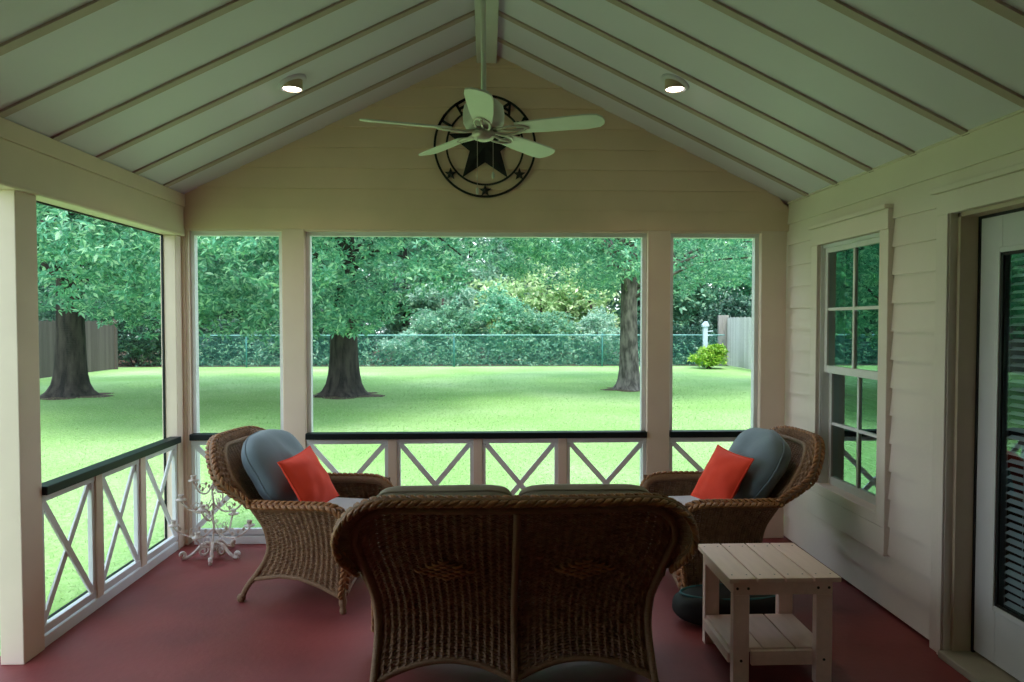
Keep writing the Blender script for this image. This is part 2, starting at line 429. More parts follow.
# ------------------------------------------------------------------ double-hung window
def double_hung():
    y0,y1,z0,z1 = WIN
    root = struct(empty('window_5', (XR, (y0+y1)/2, 0)))
    cy = (y0+y1)/2; h = (y1-y0)/2
    c = MB(); w = .080; x0 = -.036; x1 = .0
    c.box((x0,-h-w,z0-.0),(x1,-h,z1)); c.box((x0,h,z0-.0),(x1,h+w,z1)); c.box((x0-.003,-h-w,z1),(x1,h+w,z1+.105))
    c.box((x0,-h-w,z0-.20),(x1,h+w,z0-.055)); c.box((x0-.022,-h-w-.0,z1+.105),(x1,h+w+.0,z1+.128))
    struct(c.build('window_casing', M['sidingR'], root, bevel=.003))
    c = MB(); c.box((-.036,-h-.080,z0-.055),(.10,h+.080,z0+.006)); struct(c.build('window_sill', M['sidingR'], root, bevel=.004))
    c = MB()
    for s in (-1,1):
        c.box((.0,s*h-.0 if s<0 else h-.012,z0),(.11,(-h+.012) if s<0 else h,z1))
        c.box((-.012,s*h if s<0 else h-.010,z0),(-.0,(-h+.010) if s<0 else h,z1))
    c.box((.0,-h,z1-.022),(.11,h,z1)); struct(c.build('window_frame', M['vinyl'], root, bevel=.002))
    zm = (z0+z1)/2-.035
    def sash(name, za, zb, xo, b0):
        s = MB(); a = -h+.012; e = h-.012; w = .030
        s.box((xo,a,za),(xo+.03,a+w,zb)); s.box((xo,e-w,za),(xo+.03,e,zb)); s.box((xo,a+w,za),(xo+.03,e-w,za+b0)); s.box((xo,a+w,zb-w),(xo+.03,e-w,zb))
        o = struct(s.build(name, M['vinyl'], root, bevel=.002))
        m = MB(); m.box((xo+.004,-.009,za+b0),(xo+.024,.009,zb-w)); zc = (za+b0+zb-w)/2; m.box((xo+.005,a+w,zc-.009),(xo+.023,e-w,zc+.009))
        struct(m.build('muntin', M['vinyl'], o))
        g = MB(); g.add([(xo+.014,a+w-.005,za+b0-.005),(xo+.014,e-w+.005,za+b0-.005),(xo+.014,e-w+.005,zb-w+.005),(xo+.014,a+w-.005,zb-w+.005)], [(0,3,2,1)])
        struct(g.build('glass_pane', M['glass'], o))
    sash('upper_sash', zm-.01, z1-.022, .012, .045)
    sash('lower_sash', z0, zm+.035, .046, .055)
    s = MB()
    for k in range(46):
        z = z0+.05+k*.032; s.box((.150,-h,z),(.172,h,z+.003), Matrix.Rotation(0,4,'X'))
    struct(s.build('blind_slats', M['dark'], root))
double_hung()

# ------------------------------------------------------------------ glazed door
def glazed_door():
    y0,y1,z0,z1 = DOOR
    root = struct(empty('door_1', (XR, (y0+y1)/2, 0))); h = (y1-y0)/2
    c = MB(); w = .095
    for s in (-1,1):
        c.box((-.036,-h-w if s<0 else h,0),(0,-h if s<0 else h+w,z1)); c.box((-.046,-h-.03 if s<0 else h+.003,0),(-.0365,-h-.003 if s<0 else h+.03,z1-.001))
    c.box((-.036,-h-w,z1),(0,h+w,z1+.10)); c.box((-.055,-h-w-.02,z1+.10),(0,h+w+.02,z1+.125))
    struct(c.build('door_casing', M['sidingR'], root, bevel=.003))
    c = MB()
    c.box((0,h-.018,0),(.20,h,z1)); c.box((0,-h,0),(.20,-h+.018,z1)); c.box((0,-h,z1-.018),(.20,h,z1))
    struct(c.build('door_jamb', M['jamb'], root))
    c = MB(); c.box((-.06,-h-.0,.0),(.20,h,.035)); struct(c.build('door_threshold', M['sill'], root, bevel=.006))
    xd = .085; a, e = -h+.030, h-.030; zb, zt = .045, z1-.030
    c = MB(); c.box((xd-.004,-h+.018,.035),(xd+.01,a,z1-.018)); c.box((xd-.004,e,.035),(xd+.01,h-.018,z1-.018)); c.box((xd-.004,a,zt),(xd+.01,e,z1-.018))
    struct(c.build('weather_strip', M['gasket'], root))
    st = .125; ga, ge_, gz0, gz1 = a+st, e-st, .30, zt-.16
    c = MB(); X_ = (xd, xd+.045)
    c.box((X_[0],a,zb),(X_[1],ga,zt)); c.box((X_[0],ge_,zb),(X_[1],e,zt)); c.box((X_[0],ga,zb),(X_[1],ge_,gz0)); c.box((X_[0],ga,gz1),(X_[1],ge_,zt))
    struct(c.build('door_slab', M['doorp'], root, bevel=.003))
    c = MB(); w = .022
    c.box((xd-.010,ga-w,gz0-w),(xd,ga,gz1+w)); c.box((xd-.010,ge_,gz0-w),(xd,ge_+w,gz1+w)); c.box((xd-.010,ga,gz0-w),(xd,ge_,gz0)); c.box((xd-.010,ga,gz1),(xd,ge_,gz1+w))
    struct(c.build('glass_bead', M['doorp'], root, bevel=.003))
    c = MB(); w = .012
    c.box((xd-.004,ga,gz0),(xd+.006,ga+w,gz1)); c.box((xd-.004,ge_-w,gz0),(xd+.006,ge_,gz1)); c.box((xd-.004,ga,gz0),(xd+.006,ge_,gz0+w)); c.box((xd-.004,ga,gz1-w),(xd+.006,ge_,gz1))
    struct(c.build('glass_gasket', M['gasket'], root))
    g = MB(); g.add([(xd+.012,ga,gz0),(xd+.012,ge_,gz0),(xd+.012,ge_,gz1),(xd+.012,ga,gz1)], [(0,3,2,1)]); struct(g.build('glass_pane', M['glassd'], root))
    s = MB(); z = gz0+.02
    while z < gz1-.01:
        s.box((-.013,ga+.016,-.0006),(.013,ge_-.016,.0006), Matrix.Translation((xd+.034,0,z)) @ Matrix.Rotation(R(-28),4,'Y')); z += .034
    for yy in (ge_-.10, ga+.10):
        s.tube([(xd+.034,yy,gz0),(xd+.034,yy,gz1)], .0015, 4)
    struct(s.build('blind_slats', M['blind'], root))
    k = MB(); T = Matrix.Translation((xd,a+.06,.98)) @ Matrix.Rotation(R(-90),4,'Y')
    k.lathe([(.0,.0),(.03,.0),(.03,.006),(.011,.01),(.011,.035),(.026,.045),(.028,.058),(.018,.07),(0,.072)], 20, T)
    struct(k.build('door_handle', M['fanmetal'], root, smooth=True))
glazed_door()

# ------------------------------------------------------------------ outlet cover on the house wall
b = MB(); b.box((-.034,-.035,-.055),(0,.035,.055)); b.box((-.042,-.030,-.048),(-.034,.030,.048))
o = b.build('outlet_cover', M['outlet'], bevel=.004, loc=(XR-.013,4.545,.40))
tag(o, 'small dark outdoor outlet cover on the siding behind a wicker chair', 'outlet cover')
b = MB(); b.box((-.048,-.006,-.012),(-.042,.006,.012)); b.build('cover_latch', M['outlet'], o)

# ------------------------------------------------------------------ recessed ceiling lights
def down_light(x, y, label):
    z = ZP-abs(x)*SL; sg = 1 if x > 0 else -1
    root = empty('recessed_light', (x,y,z), label=label, cat='ceiling light', group='recessed porch lights')
    tilt = Matrix.Rotation(math.atan(SL)*sg, 4, 'Y')
    b = MB(); b.lathe([(.062,-.014),(.070,-.018),(.080,-.012),(.084,-.004),(.084,.004),(.062,.004)][::-1], 36, tilt)
    b.build('trim_ring', M['ceil'], root, smooth=True)
    b = MB(); b.lathe([(.057,.05),(.057,-.040),(.053,-.042),(.052,-.036),(.052,.05)], 32); b.build('baffle', M['jamb'], root, smooth=True)
    b = MB(); b.lathe([(0,-.039),(.02,-.0388),(.052,-.036),(.052,-.02),(0,-.02)], 28); b.build('lamp_face', M['bulb'], root, smooth=True)
    lt = bpy.data.lights.new('down_lamp', 'SPOT'); lt.energy = LAMP; lt.color = (1,.72,.48); lt.spot_size = R(125); lt.spot_blend = .8; lt.shadow_soft_size = .05
    lo = bpy.data.objects.new('down_lamp', lt); COL.objects.link(lo); lo.location = (x,y,z-.05)
LAMP = 11
down_light(-1.075, 3.85, 'glowing recessed light in the ceiling slope over the screened side')
down_light(1.050, 3.81, 'glowing recessed light in the ceiling slope over the house wall')
# ------------------------------------------------------------------ ceiling fan
def fan():
    root = empty('ceiling_fan', (-.015,3.30,2.385), label='white five-blade ceiling fan hanging on a long rod from the ridge beam', cat='ceiling fan')
    b = MB(); b.lathe([(0,.20),(.013,.20),(.013,.83),(0,.83)], 16); b.build('downrod', M['fan'], root, smooth=True)
    b = MB(); b.lathe([(.016,.80),(.05,.815),(.065,.86),(.065,.889),(0,.889)], 24); b.build('canopy', M['fan'], root, smooth=True)
    b = MB(); b.lathe([(0,.052),(.05,.054),(.085,.062),(.098,.085),(.100,.13),(.094,.165),(.070,.190),(.035,.200),(.024,.235),(.013,.24),(0,.24)], 32)
    b.build('motor_housing', M['fan'], root, smooth=True)
    b = MB(); b.lathe([(0,.0),(.022,.001),(.045,.010),(.055,.024),(.056,.040),(.045,.050),(0,.052)], 28); b.build('switch_cup', M['fanmetal'], root, smooth=True)
    for k in range(5):
        a = R(-20+72*k)
        bl = MB(); pts = [(.165,-.046),(.30,-.056),(.50,-.062),(.555,-.055),(.578,-.03),(.584,0),(.578,.03),(.555,.055),(.50,.062),(.30,.056),(.165,.046)]
        T = Matrix.Rotation(a,4,'Z') @ Matrix.Translation((0,0,.050)) @ Matrix.Rotation(R(-13),4,'X')
        bl.prism(pts, -.004, .004, T @ Matrix.Rotation(R(-90),4,'X'))
        o = bl.build('fan_blade', M['fan'], root, bevel=.002)
        br = MB()
        for s in (-1,1):
            br.tube([T @ Vector(p) for p in catmull([(.05,s*.012,.0),(.09,s*.030,-.012),(.13,s*.036,-.010),(.17,s*.034,-.008),(.21,s*.018,-.007),(.225,0,-.007)],5)], .0055, 6)
        br.tube([T @ Vector(p) for p in [(.05,0,0),(.12,0,-.012),(.20,0,-.009)]], .006, 6)
        br.build('blade_bracket', M['fanmetal'], o, smooth=True)
    for (x, L) in ((-.030,.225),(.045,.150)):
        c = MB(); c.tube([(x,-.03,.012),(x,-.032,-L)], .0013, 5); o = c.build('pull_chain', M['fanmetal'], root)
        c = MB(); c.lathe([(0,-.035),(.006,-.03),(.008,-.018),(.005,-.004),(0,0)], 10, Matrix.Translation((x,-.032,-L))); c.build('chain_fob', M['fan'], o, smooth=True)
fan()

# ------------------------------------------------------------------ star medallion on the gable
def star_pts(r, k=.42, n=5, a0=90):
    return [((r if i % 2 == 0 else r*k)*math.cos(R(a0+36*i)), (r if i % 2 == 0 else r*k)*math.sin(R(a0+36*i))) for i in range(10)]
def medallion():
    root = empty('wall_medallion', (-.012,YB-.030,2.712), label='round black iron star medallion with TEXAS lettering on the gable wall', cat='wall decoration')
    def ring(nm, r, w):
        b = MB(); n = 96; Pm = np.zeros((n,5,3))
        for i in range(n):
            a = 2*PI*i/n
            for j, (rr, y) in enumerate(((r-w/2,-.004),(r+w/2,-.004),(r+w/2,.004),(r-w/2,.004),(r-w/2,-.004))):
                Pm[i,j] = (rr*math.cos(a), y, rr*math.sin(a))
        b.grid(Pm, n, 5, True); b.build(nm, M['black'], root)
    ring('outer_ring', .340, .015); ring('inner_ring', .260, .013)
    # big star: faceted relief
    b = MB(); p = star_pts(.262)
    b.add([(x,0,z) for x,z in p]+[(0,-.022,0)], [(i,(i+1)%10,10) for i in range(10)]+[tuple(range(9,-1,-1))])
    b.build('large_star', M['black'], root)
    for a in (219,270,321):
        b = MB(); p = star_pts(.045, .42, 5, 90); cx, cz = .300*math.cos(R(a)), .300*math.sin(R(a))
        b.add([(x+cx,0,z+cz) for x,z in p]+[(cx,-.008,cz)], [(i,(i+1)%10,10) for i in range(10)]+[tuple(range(9,-1,-1))])
        b.build('small_star', M['black'], root)
    S = {'T':[[(-.5,1),(.5,1)],[(0,1),(0,0)]], 'E':[[(-.4,0),(-.4,1)],[(-.4,1),(.45,1)],[(-.4,.5),(.3,.5)],[(-.4,0),(.45,0)]],
         'X':[[(-.5,0),(.5,1)],[(-.5,1),(.5,0)]], 'A':[[(-.5,0),(0,1)],[(0,1),(.5,0)],[(-.3,.35),(.3,.35)]],
         'S':[[(.42,.85),(.2,1)],[(.2,1),(-.2,1)],[(-.2,1),(-.42,.8)],[(-.42,.8),(-.25,.55)],[(-.25,.55),(.25,.45)],[(.25,.45),(.42,.2)],[(.42,.2),(.2,0)],[(.2,0),(-.2,0)],[(-.2,0),(-.42,.15)]]}
    for ch, a in zip('TEXAS', (150,120,90,60,30)):
        b = MB(); h_ = .076; T = Matrix.Rotation(-R(a-90),4,'Y') @ Matrix.Translation((0,0,.262))
        for (p, q) in S[ch]:
            P0 = Vector((p[0]*.072,0,p[1]*h_)); Q0 = Vector((q[0]*.072,0,q[1]*h_)); d = (Q0-P0).normalized()*.007
            b.bar(T @ (P0-d), T @ (Q0+d), .017, .008, up=(0,1,0))
        b.build('letter', M['black'], root)
medallion()

# ------------------------------------------------------------------ wicker furniture
def normals(P, u, v, e=1e-3):
    du = P(np.clip(u+e,0,1), v)-P(np.clip(u-e,0,1), v); dv = P(u, np.clip(v+e,0,1))-P(u, np.clip(v-e,0,1))
    n = np.cross(du, dv); return n/np.maximum(np.linalg.norm(n, axis=-1, keepdims=True), 1e-9)
def ribbon_tube(mb, pts, nrm, rn, rs, n=5):
    T = np.gradient(pts, axis=0); T /= np.maximum(np.linalg.norm(T,axis=1,keepdims=True),1e-9)
    S = np.cross(T, nrm); S /= np.maximum(np.linalg.norm(S,axis=1,keepdims=True),1e-9); N = np.cross(S, T)
    a = 2*PI*np.arange(n)/n
    ring = pts[:,None,:] + N[:,None,:]*(np.cos(a)*rn)[None,:,None] + S[:,None,:]*(np.sin(a)*rs)[None,:,None]
    m = len(pts); b = len(mb.v)
    mb.v.extend([tuple(p) for p in ring.reshape(-1,3).tolist()])
    for i in range(m-1):
        for k in range(n):
            l = (k+1) % n; mb.f.append((b+i*n+k, b+i*n+l, b+(i+1)*n+l, b+(i+1)*n+k)); mb.m.append(0)
def weave(mb, P, nu, nv, amp=.0046, rs=.0062, rw=(.0032,.0060), stakes=True, sub=4):
    if stakes:
        v = np.linspace(0,1,16)
        for i in range(nu+1):
            u = np.full_like(v, i/nu); ribbon_tube(mb, P(u,v), normals(P,u,v), rs, rs, 5)
    k = np.arange(sub*nu+1); u = k/(sub*nu)
    for j in range(nv):
        vv = np.full_like(u, (j+.5)/nv); n = normals(P,u,vv)
        pts = P(u,vv)+n*(amp*(.95*np.cos(2*PI*u*nu)+.45*np.cos(PI*u*nu+PI*j)))[:,None]
        ribbon_tube(mb, pts, n, rw[0], rw[1], 5)
def braid(mb, path, hint, w=.024, h=.013, r=.0145, period=.088, n=6):
    X, L = resample(np.hstack([path, hint]), .009)
    P, Hn = X[:,:3], X[:,3:]
    T = np.gradient(P,axis=0); T /= np.linalg.norm(T,axis=1,keepdims=True)
    S = np.cross(T,Hn); S /= np.linalg.norm(S,axis=1,keepdims=True); N = np.cross(S,T)
    s = np.r_[0,np.cumsum(np.linalg.norm(np.diff(P,axis=0),axis=1))]
    for i in range(3):
        for o_ in (-.34,0,.34):
            ph = 2*PI*s/period+2*PI*i/3+o_
            ribbon_tube(mb, P+S*(w*np.sin(ph))[:,None]+N*(h*np.sin(2*ph))[:,None], N, r*.40, r*.46, n)

YZ = np.array([(0,-.60),(.08,-.565),(.15,-.51),(.24,-.452),(.32,-.433),(.42,-.452),(.55,-.530),(.70,-.622),(.86,-.712),(1.0,-.79)])
_yz = catmull(YZ, 10)
def prof(z): return np.interp(z, _yz[:,0], _yz[:,1])

def make_wicker(name, label, cat, W, rc, arches, nback, ZT, group=None):
    root = empty(name, label=label, cat=cat, group=group)
    WT = W+.045; xc, zc = WT-rc, ZT-rc; xa = W+.058
    def wz(z):
        return np.interp(z, [0,.30,.42,.55,.70,2], [W-.004,W-.012,W-.008,W+.012,WT,WT])
    def yb(x, z):
        s = np.clip((z-.3)/.4,0,1); return prof(z)-(.075 if arches == 1 else .035)*s*(1-np.clip(np.abs(x)/WT,0,1)**2)
    # --- outline of the pole (right half), from the floor up and over to the middle
    zs = np.linspace(.0,zc,26); right = [(wz(z), prof(z), z) for z in zs]
    for a in np.linspace(0,PI/2,12)[1:]: right.append((xc+rc*math.cos(a), 0, zc+rc*math.sin(a)))
    if xc > .02:
        for x in np.linspace(xc,0,10)[1:]: right.append((x,0,ZT))
    right = [(x, float(yb(x,z)), z) for x,_,z in right]
    left = [(-x,y,z) for x,y,z in right[::-1]]
    pole = right + left[1:]
    b = MB(); b.tube(pole, .0155, 10)
    b.build('back_frame', M['pole'], root, smooth=True)
    # --- back panel
    def zt(u):
        x = np.abs(u)*WT; return np.where(x < xc, ZT, zc+np.sqrt(np.maximum(rc*rc-np.maximum(x-xc,0)**2,0)))-.01
    def zb(u):
        t = u if arches == 1 else (np.abs(u)*2-1); return .130+.062*(1-t**2)
    def PB(U, V):
        u = U*2-1; z = zb(u)+(zt(u)-zb(u))*V; x = u*(wz(z)-.006); y = yb(x,z)
        return np.stack([x,y,z],-1)
    b = MB(); weave(b, PB, nback, 66)
    b.build('back_panel', M['wicker'], root, smooth=True)
    us = np.linspace(0,1,60); b = MB()
    b.tube([tuple(p+np.array([0,0,-.008])) for p in PB(us, np.zeros_like(us))], .013, 8)
    if arches == 2:
        vs = np.linspace(0,1,30); b.tube([tuple(p+np.array([0,-.012,0])) for p in PB(np.full_like(vs,.5), vs)], .014, 8)
        b.tube([(0,float(prof(.16)),.15),(0,float(prof(.08)),.08),(0,float(prof(0)),0.0)], .014, 8)
    b.build('lower_rail', M['pole'], root, smooth=True)
    # raised diamond motifs
    for uc in ((.5,) if arches == 1 else (.265,.735)):
        b = MB(); wu = .030/(2*W); c0 = round(uc*nback)
        for r_ in range(-4,5):
            nn = 5-abs(r_)
            for i in range(nn):
                u0 = uc+(i-(nn-1)/2)*wu*1.55
                uu = np.linspace(u0-wu*.62,u0+wu*.62,5); vv = np.full_like(uu,.605-r_*.0155)
                n = normals(PB,uu,vv); off = .006+.010*np.sin(np.linspace(0,PI,5))
                sg = np.sign(n[:,1:2]); ribbon_tube(b, PB(uu,vv)-n*sg*off[:,None], n, .0045, .0075, 6)
        b.build('diamond_motif', M['braid'], root, smooth=True)
    # --- rolled edge: outline O (outside of T), going from right arm junction over the top
    kO = int(np.argmin([abs(p[2]-.55) for p in right[:26]]))
    Tm = np.array(right[kO:]+left[1:len(left)-kO])
    m = len(Tm)
    O = []
    for i, p in enumerate(Tm):
        x, y, z = p; sx = 1 if x >= 0 else -1
        c = np.array([np.clip(x,-xc,xc), zc if z > zc else z])
        d = np.array([x-c[0], z-c[1]]); 
        if z <= zc: d = np.array([sx*1.0, 0])
        elif abs(x) <= xc: d = np.array([0,1.0])
        d = d/max(np.linalg.norm(d),1e-9)
        s = np.clip((z-.545)/.15,0,1); s = s*s*(3-2*s)
        O.append((x+d[0]*(.040+.017*s), y+.02-.085*s, z+d[1]*.048))
    O = np.array(O)
    def PF(U, V):
        t = U*(m-1); idx = np.arange(m)
        a = np.stack([np.interp(t,idx,Tm[:,k]) for k in range(3)],-1); o = np.stack([np.interp(t,idx,O[:,k]) for k in range(3)],-1)
        bulge = np.sin(PI*V)*.018
        mid = a+(o-a)*V[...,None]
        n = np.stack([np.zeros_like(V), np.full_like(V,-.3), np.zeros_like(V)],-1)
        cen = np.array([0,0,.45]); dd = mid-cen; dd[...,1] = .25; dd /= np.linalg.norm(dd,axis=-1,keepdims=True)
        return mid+dd*bulge[...,None]
    L = np.linalg.norm(np.diff(O,axis=0),axis=1).sum()
    b = MB(); weave(b, PF, int(L/.028), 10, .0040)
    b.build('rolled_edge', M['wicker'], root, smooth=True)
    # smooth band just under the braid
    b = MB(); b.tube(PF(np.linspace(0,1,120), np.full(120,.93)).tolist(), .013, 8); 
    b.build('edge_band', M['pole'], root, smooth=True)
    # --- arms: path from back junction forward and down the front post
    def armpath(s):
        cp = [(O[0][0], O[0][1], O[0][2]),(xa+.030,-.40,.556),(xa+.036,-.25,.560),(xa+.036,-.10,.562),(xa+.034,-.02,.548),(xa+.026,.034,.500),(xa+.016,.046,.42),(xa+.008,.038,.28),(xa+.002,.020,.15),(xa,.010,.085)]
        q = catmull(cp, 10); q[:,0] *= s; return q
    for s in (1,-1):
        q = armpath(s)
        hint = np.stack([np.full(len(q),.30*s), np.interp(np.arange(len(q)),[0,30,50,len(q)],[-.2,.0,.75,.8]), np.interp(np.arange(len(q)),[0,30,50,len(q)],[.75,.9,.5,.15])],-1)
        arm = empty('arm'); arm.parent = root
        b = MB(); qb = q.copy(); qb[:,0] -= s*np.interp(np.arange(len(q)),[0,8,46,56,len(q)],[.0,.020,.020,.004,.0]); braid(b, qb, hint, .030, .008, .0140, .105); b.build('arm_braid', M['braid'], arm, smooth=True)
        b = MB(); inn = q.copy(); inn[:,0] -= s*.042; inn[:,2] += np.interp(np.arange(len(q)),[0,36,50,len(q)],[-.020,-.020,-.012,0]); inn[:,1] += np.interp(np.arange(len(q)),[0,40,55,len(q)],[0,0,-.012,-.012])
        b.tube(inn.tolist(), np.interp(np.arange(len(q)),[0,45,60,len(q)],[.024,.024,.020,.018]).tolist(), 10)
        b.build('arm_roll', M['pole'], arm, smooth=True)
        # side panel
        def PS(U, V, s=s):
            bot = np.interp(U,[0,.25,.5,.75,1],[.135,.165,.165,.135,.085]); z = bot+(.555-bot)*V
            yr = prof(z)+.006; yf = .022
            y = yr+(yf-yr)*U
            x = (wz(z)+.002)*(1-U)+(xa+.002)*U+.022*V*np.sin(PI*np.clip(U*.9+.1,0,1))*1.0+.012*V
            return np.stack([x*s,y,z],-1)
        b = MB(); weave(b, PS, 15, 40); b.build('side_panel', M['wicker'], arm, smooth=True)
        uu = np.linspace(0,1,24); b = MB(); b.tube([tuple(p) for p in PS(uu,np.zeros_like(uu))+np.array([0,0,-.006])], .0125, 8); b.build('side_rail', M['pole'], arm, smooth=True)
        # front turned foot and back foot
        b = MB(); b.lathe([(0,0),(.014,.001),(.019,.012),(.017,.024),(.013,.034),(.020,.048),(.022,.065),(.018,.085),(.018,.12)], 16, Matrix.Translation((xa*s,.012,0))); b.build('front_foot', M['pole'], root, smooth=True)
        b = MB(); b.lathe([(0,.001),(.016,.002),(.023,.012),(.023,.026),(.016,.040),(0,.042)], 16, Matrix.Translation((right[0][0]*s,right[0][1]+.004,0))); b.build('back_foot', M['pole'], root, smooth=True)
    # braid over the back
    hb = []
    for p in O:
        x,y,z = p; n = np.array([x-np.clip(x,-xc,xc)*1.0, -.04, max(z-zc,0)]); 
        if z <= zc: n = np.array([np.sign(x)*.9,-.5,.25])
        hb.append(n/np.linalg.norm(n)+np.array([0,-.25,.25]))
    b = MB(); braid(b, O, np.array(hb), .024, .008, .0140, .100); b.build('back_braid', M['braid'], root, smooth=True)
    # seat deck + front apron
    b = MB(); ys = np.linspace(-.41,.012,2); b.box((-W+.005,-.415,.285),(W-.005,.016,.322)); b.build('seat', M['pole'], root, bevel=.01)
    def PA(U, V):
        u = U*2-1; bot = .10+.065*(1-u**2); z = bot+(.31-bot)*V; return np.stack([u*xa*.97, np.full_like(U,.024), z],-1)
    b = MB(); weave(b, PA, nback, 20); b.tube([tuple(p) for p in PA(us,np.zeros_like(us))], .012, 8); b.build('front_apron', M['wicker'], root, smooth=True)
    return root

def superbox(sx, sy, sz, n1=4., n2=4., nu=56, nv=28, seed=0, wr=.006, ws=6):
    """rounded cushion, wrinkled"""
    th = np.linspace(-PI,PI,nu,endpoint=False); ph = np.linspace(-PI/2,PI/2,nv)
    c = lambda a,e: np.sign(np.cos(a))*np.abs(np.cos(a))**e; s_ = lambda a,e: np.sign(np.sin(a))*np.abs(np.sin(a))**e
    e1, e2 = 2/n1, 2/n2
    P = np.zeros((nu,nv,3))
    P[...,0] = sx*np.outer(c(th,e2),c(ph,e1)); P[...,1] = sy*np.outer(s_(th,e2),c(ph,e1)); P[...,2] = sz*np.outer(np.ones(nu),s_(ph,e1))
    if wr:
        for i in range(nu):
            for j in range(nv):
                q = Vector(P[i,j]*ws)+Vector((seed*7.3,seed*3.1,0)); d = Vector(P[i,j]).normalized()
                P[i,j] += np.array(d)*wr*noise.noise(q)
    return P
def cushion(name, m, sx, sy, sz, n1, n2, seed, wr, label, cat, group, piping=True, ws=6):
    """local: x lateral, y thickness, z up; centred"""
    b = MB(); P = superbox(sx, sz, sy, n1, n2, 64, 36, seed, wr, ws)   # pole axis = thickness
    P = P[...,[0,2,1]]
    b.grid(P, 64, 36, True); o = b.build(name, m, smooth=True); tag(o, label, cat, group)
    if piping:
        b = MB(); pth = P[:,18] if False else (P[:,17]+P[:,18])/2
        b.tube(pth.tolist(), .006, 6, closed=True); b.build('piping', m, o, smooth=True)
    return o
def pillow(name, m, a, t, seed, label, cat, group):
    n = 29; b = MB(); u = np.linspace(-1,1,n); U,V = np.meshgrid(u,u,indexing='ij')
    X = a*U*(1-.075*(1-V**2)); Z = a*V*(1-.075*(1-U**2))
    Y = t*np.power(np.clip(1-U**2,0,1),.5)*np.power(np.clip(1-V**2,0,1),.5)*(.75+.25*(1-U**2)*(1-V**2))
    W_ = np.array([[noise.noise(Vector((U[i,j]*2.2+seed,V[i,j]*2.2,seed))) for j in range(n)] for i in range(n)])*.012*np.clip((1-U**2)*(1-V**2)*3,0,1)
    b.grid(np.stack([X,-Y-W_,Z],-1), n, n); b.grid(np.stack([X,Y*.95+W_,Z],-1)[::-1], n, n)
    o = b.build(name, m, smooth=True); tag(o, label, cat, group)
    b = MB(); e = [(X[i,0],0,Z[i,0]) for i in range(n)]+[(X[n-1,i],0,Z[n-1,i]) for i in range(1,n)]+[(X[i,n-1],0,Z[i,n-1]) for i in range(n-2,-1,-1)]+[(X[0,i],0,Z[0,i]) for i in range(n-2,0,-1)]
    b.tube(e, .0045, 6, closed=True); b.build('piping', m, o, smooth=True)
    return o

def place(o, base, x, y, z, rx=0, rz=0, ry=0):
    T = Matrix.Translation(base.location) @ Matrix.Rotation(base.rotation_euler.z,4,'Z') @ Matrix.Translation((x,y,z)) @ Matrix.Rotation(R(rz),4,'Z') @ Matrix.Rotation(R(rx),4,'X') @ Matrix.Rotation(R(ry),4,'Y')
    o.location = T.to_translation(); o.rotation_euler = T.to_euler()

love = make_wicker('wicker_loveseat', 'brown wicker loveseat seen from behind with two diamond motifs in its back', 'loveseat', .555, .15, 2, 38, .852)
love.location = (.107,3.15,0)
CG = 'wicker armchairs'
ch1 = make_wicker('wicker_armchair', 'brown wicker armchair by the corner candelabra, turned side-on', 'armchair', .290, .20, 1, 20, .825, CG)
ch1.location = (-.697,3.893,0); ch1.rotation_euler.z = R(-101)
ch2 = copy_tree(ch1); ch2['label'] = 'shadowed brown wicker armchair by the house wall behind the white side table'
ch2.location = (1.035,3.895,0); ch2.rotation_euler.z = R(93)

# cushions
c = cushion('seat_cushion', M['seatfab'], .278, .065, .225, 5, 5, 1, .004, 'pale grey seat cushion on the armchair by the candelabra', 'cushion', 'seat cushions', True)
place(c, ch1, 0, -.185, .392, 90)
c2 = copy_tree(c); c2['label'] = 'pale grey seat cushion on the armchair by the house wall'; place(c2, ch2, 0, -.185, .392, 90)
c = cushion('back_cushion', M['blue'], .256, .104, .228, 2.6, 3.0, 2, .020, 'puffy blue-grey back cushion on the armchair by the candelabra', 'cushion', 'blue-grey back cushions', True, 7)
place(c, ch1, .008, -.511, .682, 32)
c2 = copy_tree(c); c2['label'] = 'puffy blue-grey back cushion on the armchair by the house wall'; place(c2, ch2, -.008, -.511, .682, 32)
p = pillow('throw_pillow', M['orange'], .168, .075, 1, 'orange-red square throw pillow on the armchair by the candelabra', 'pillow', 'orange-red throw pillows')
place(p, ch1, .10, -.285, .635, 30, -7, 6)
p2 = copy_tree(p); p2['label'] = 'orange-red square throw pillow on the armchair by the house wall'; place(p2, ch2, -.10, -.288, .635, 30, 14, -4)
for i, (s, w) in enumerate(((-1,'behind the armchair by the candelabra'),(1,'nearer the white side table'))):
    c = cushion('seat_cushion', M['beige'], .262, .065, .205, 5, 5, 4+i, .004, 'taupe loveseat seat cushion '+('on the candelabra side' if s < 0 else 'on the side-table side'), 'cushion', 'loveseat seat cushions')
    place(c, love, s*.268, -.165, .392, 90)
    c = cushion('back_cushion', M['beige'],   .263, .085, .232, 3, 9, 6+i, .006, 'taupe loveseat back cushion '+('on the candelabra side' if s < 0 else 'on the side-table side'), 'cushion', 'loveseat back cushions')
    place(c, love, s*.268, -.475, .678, 28)

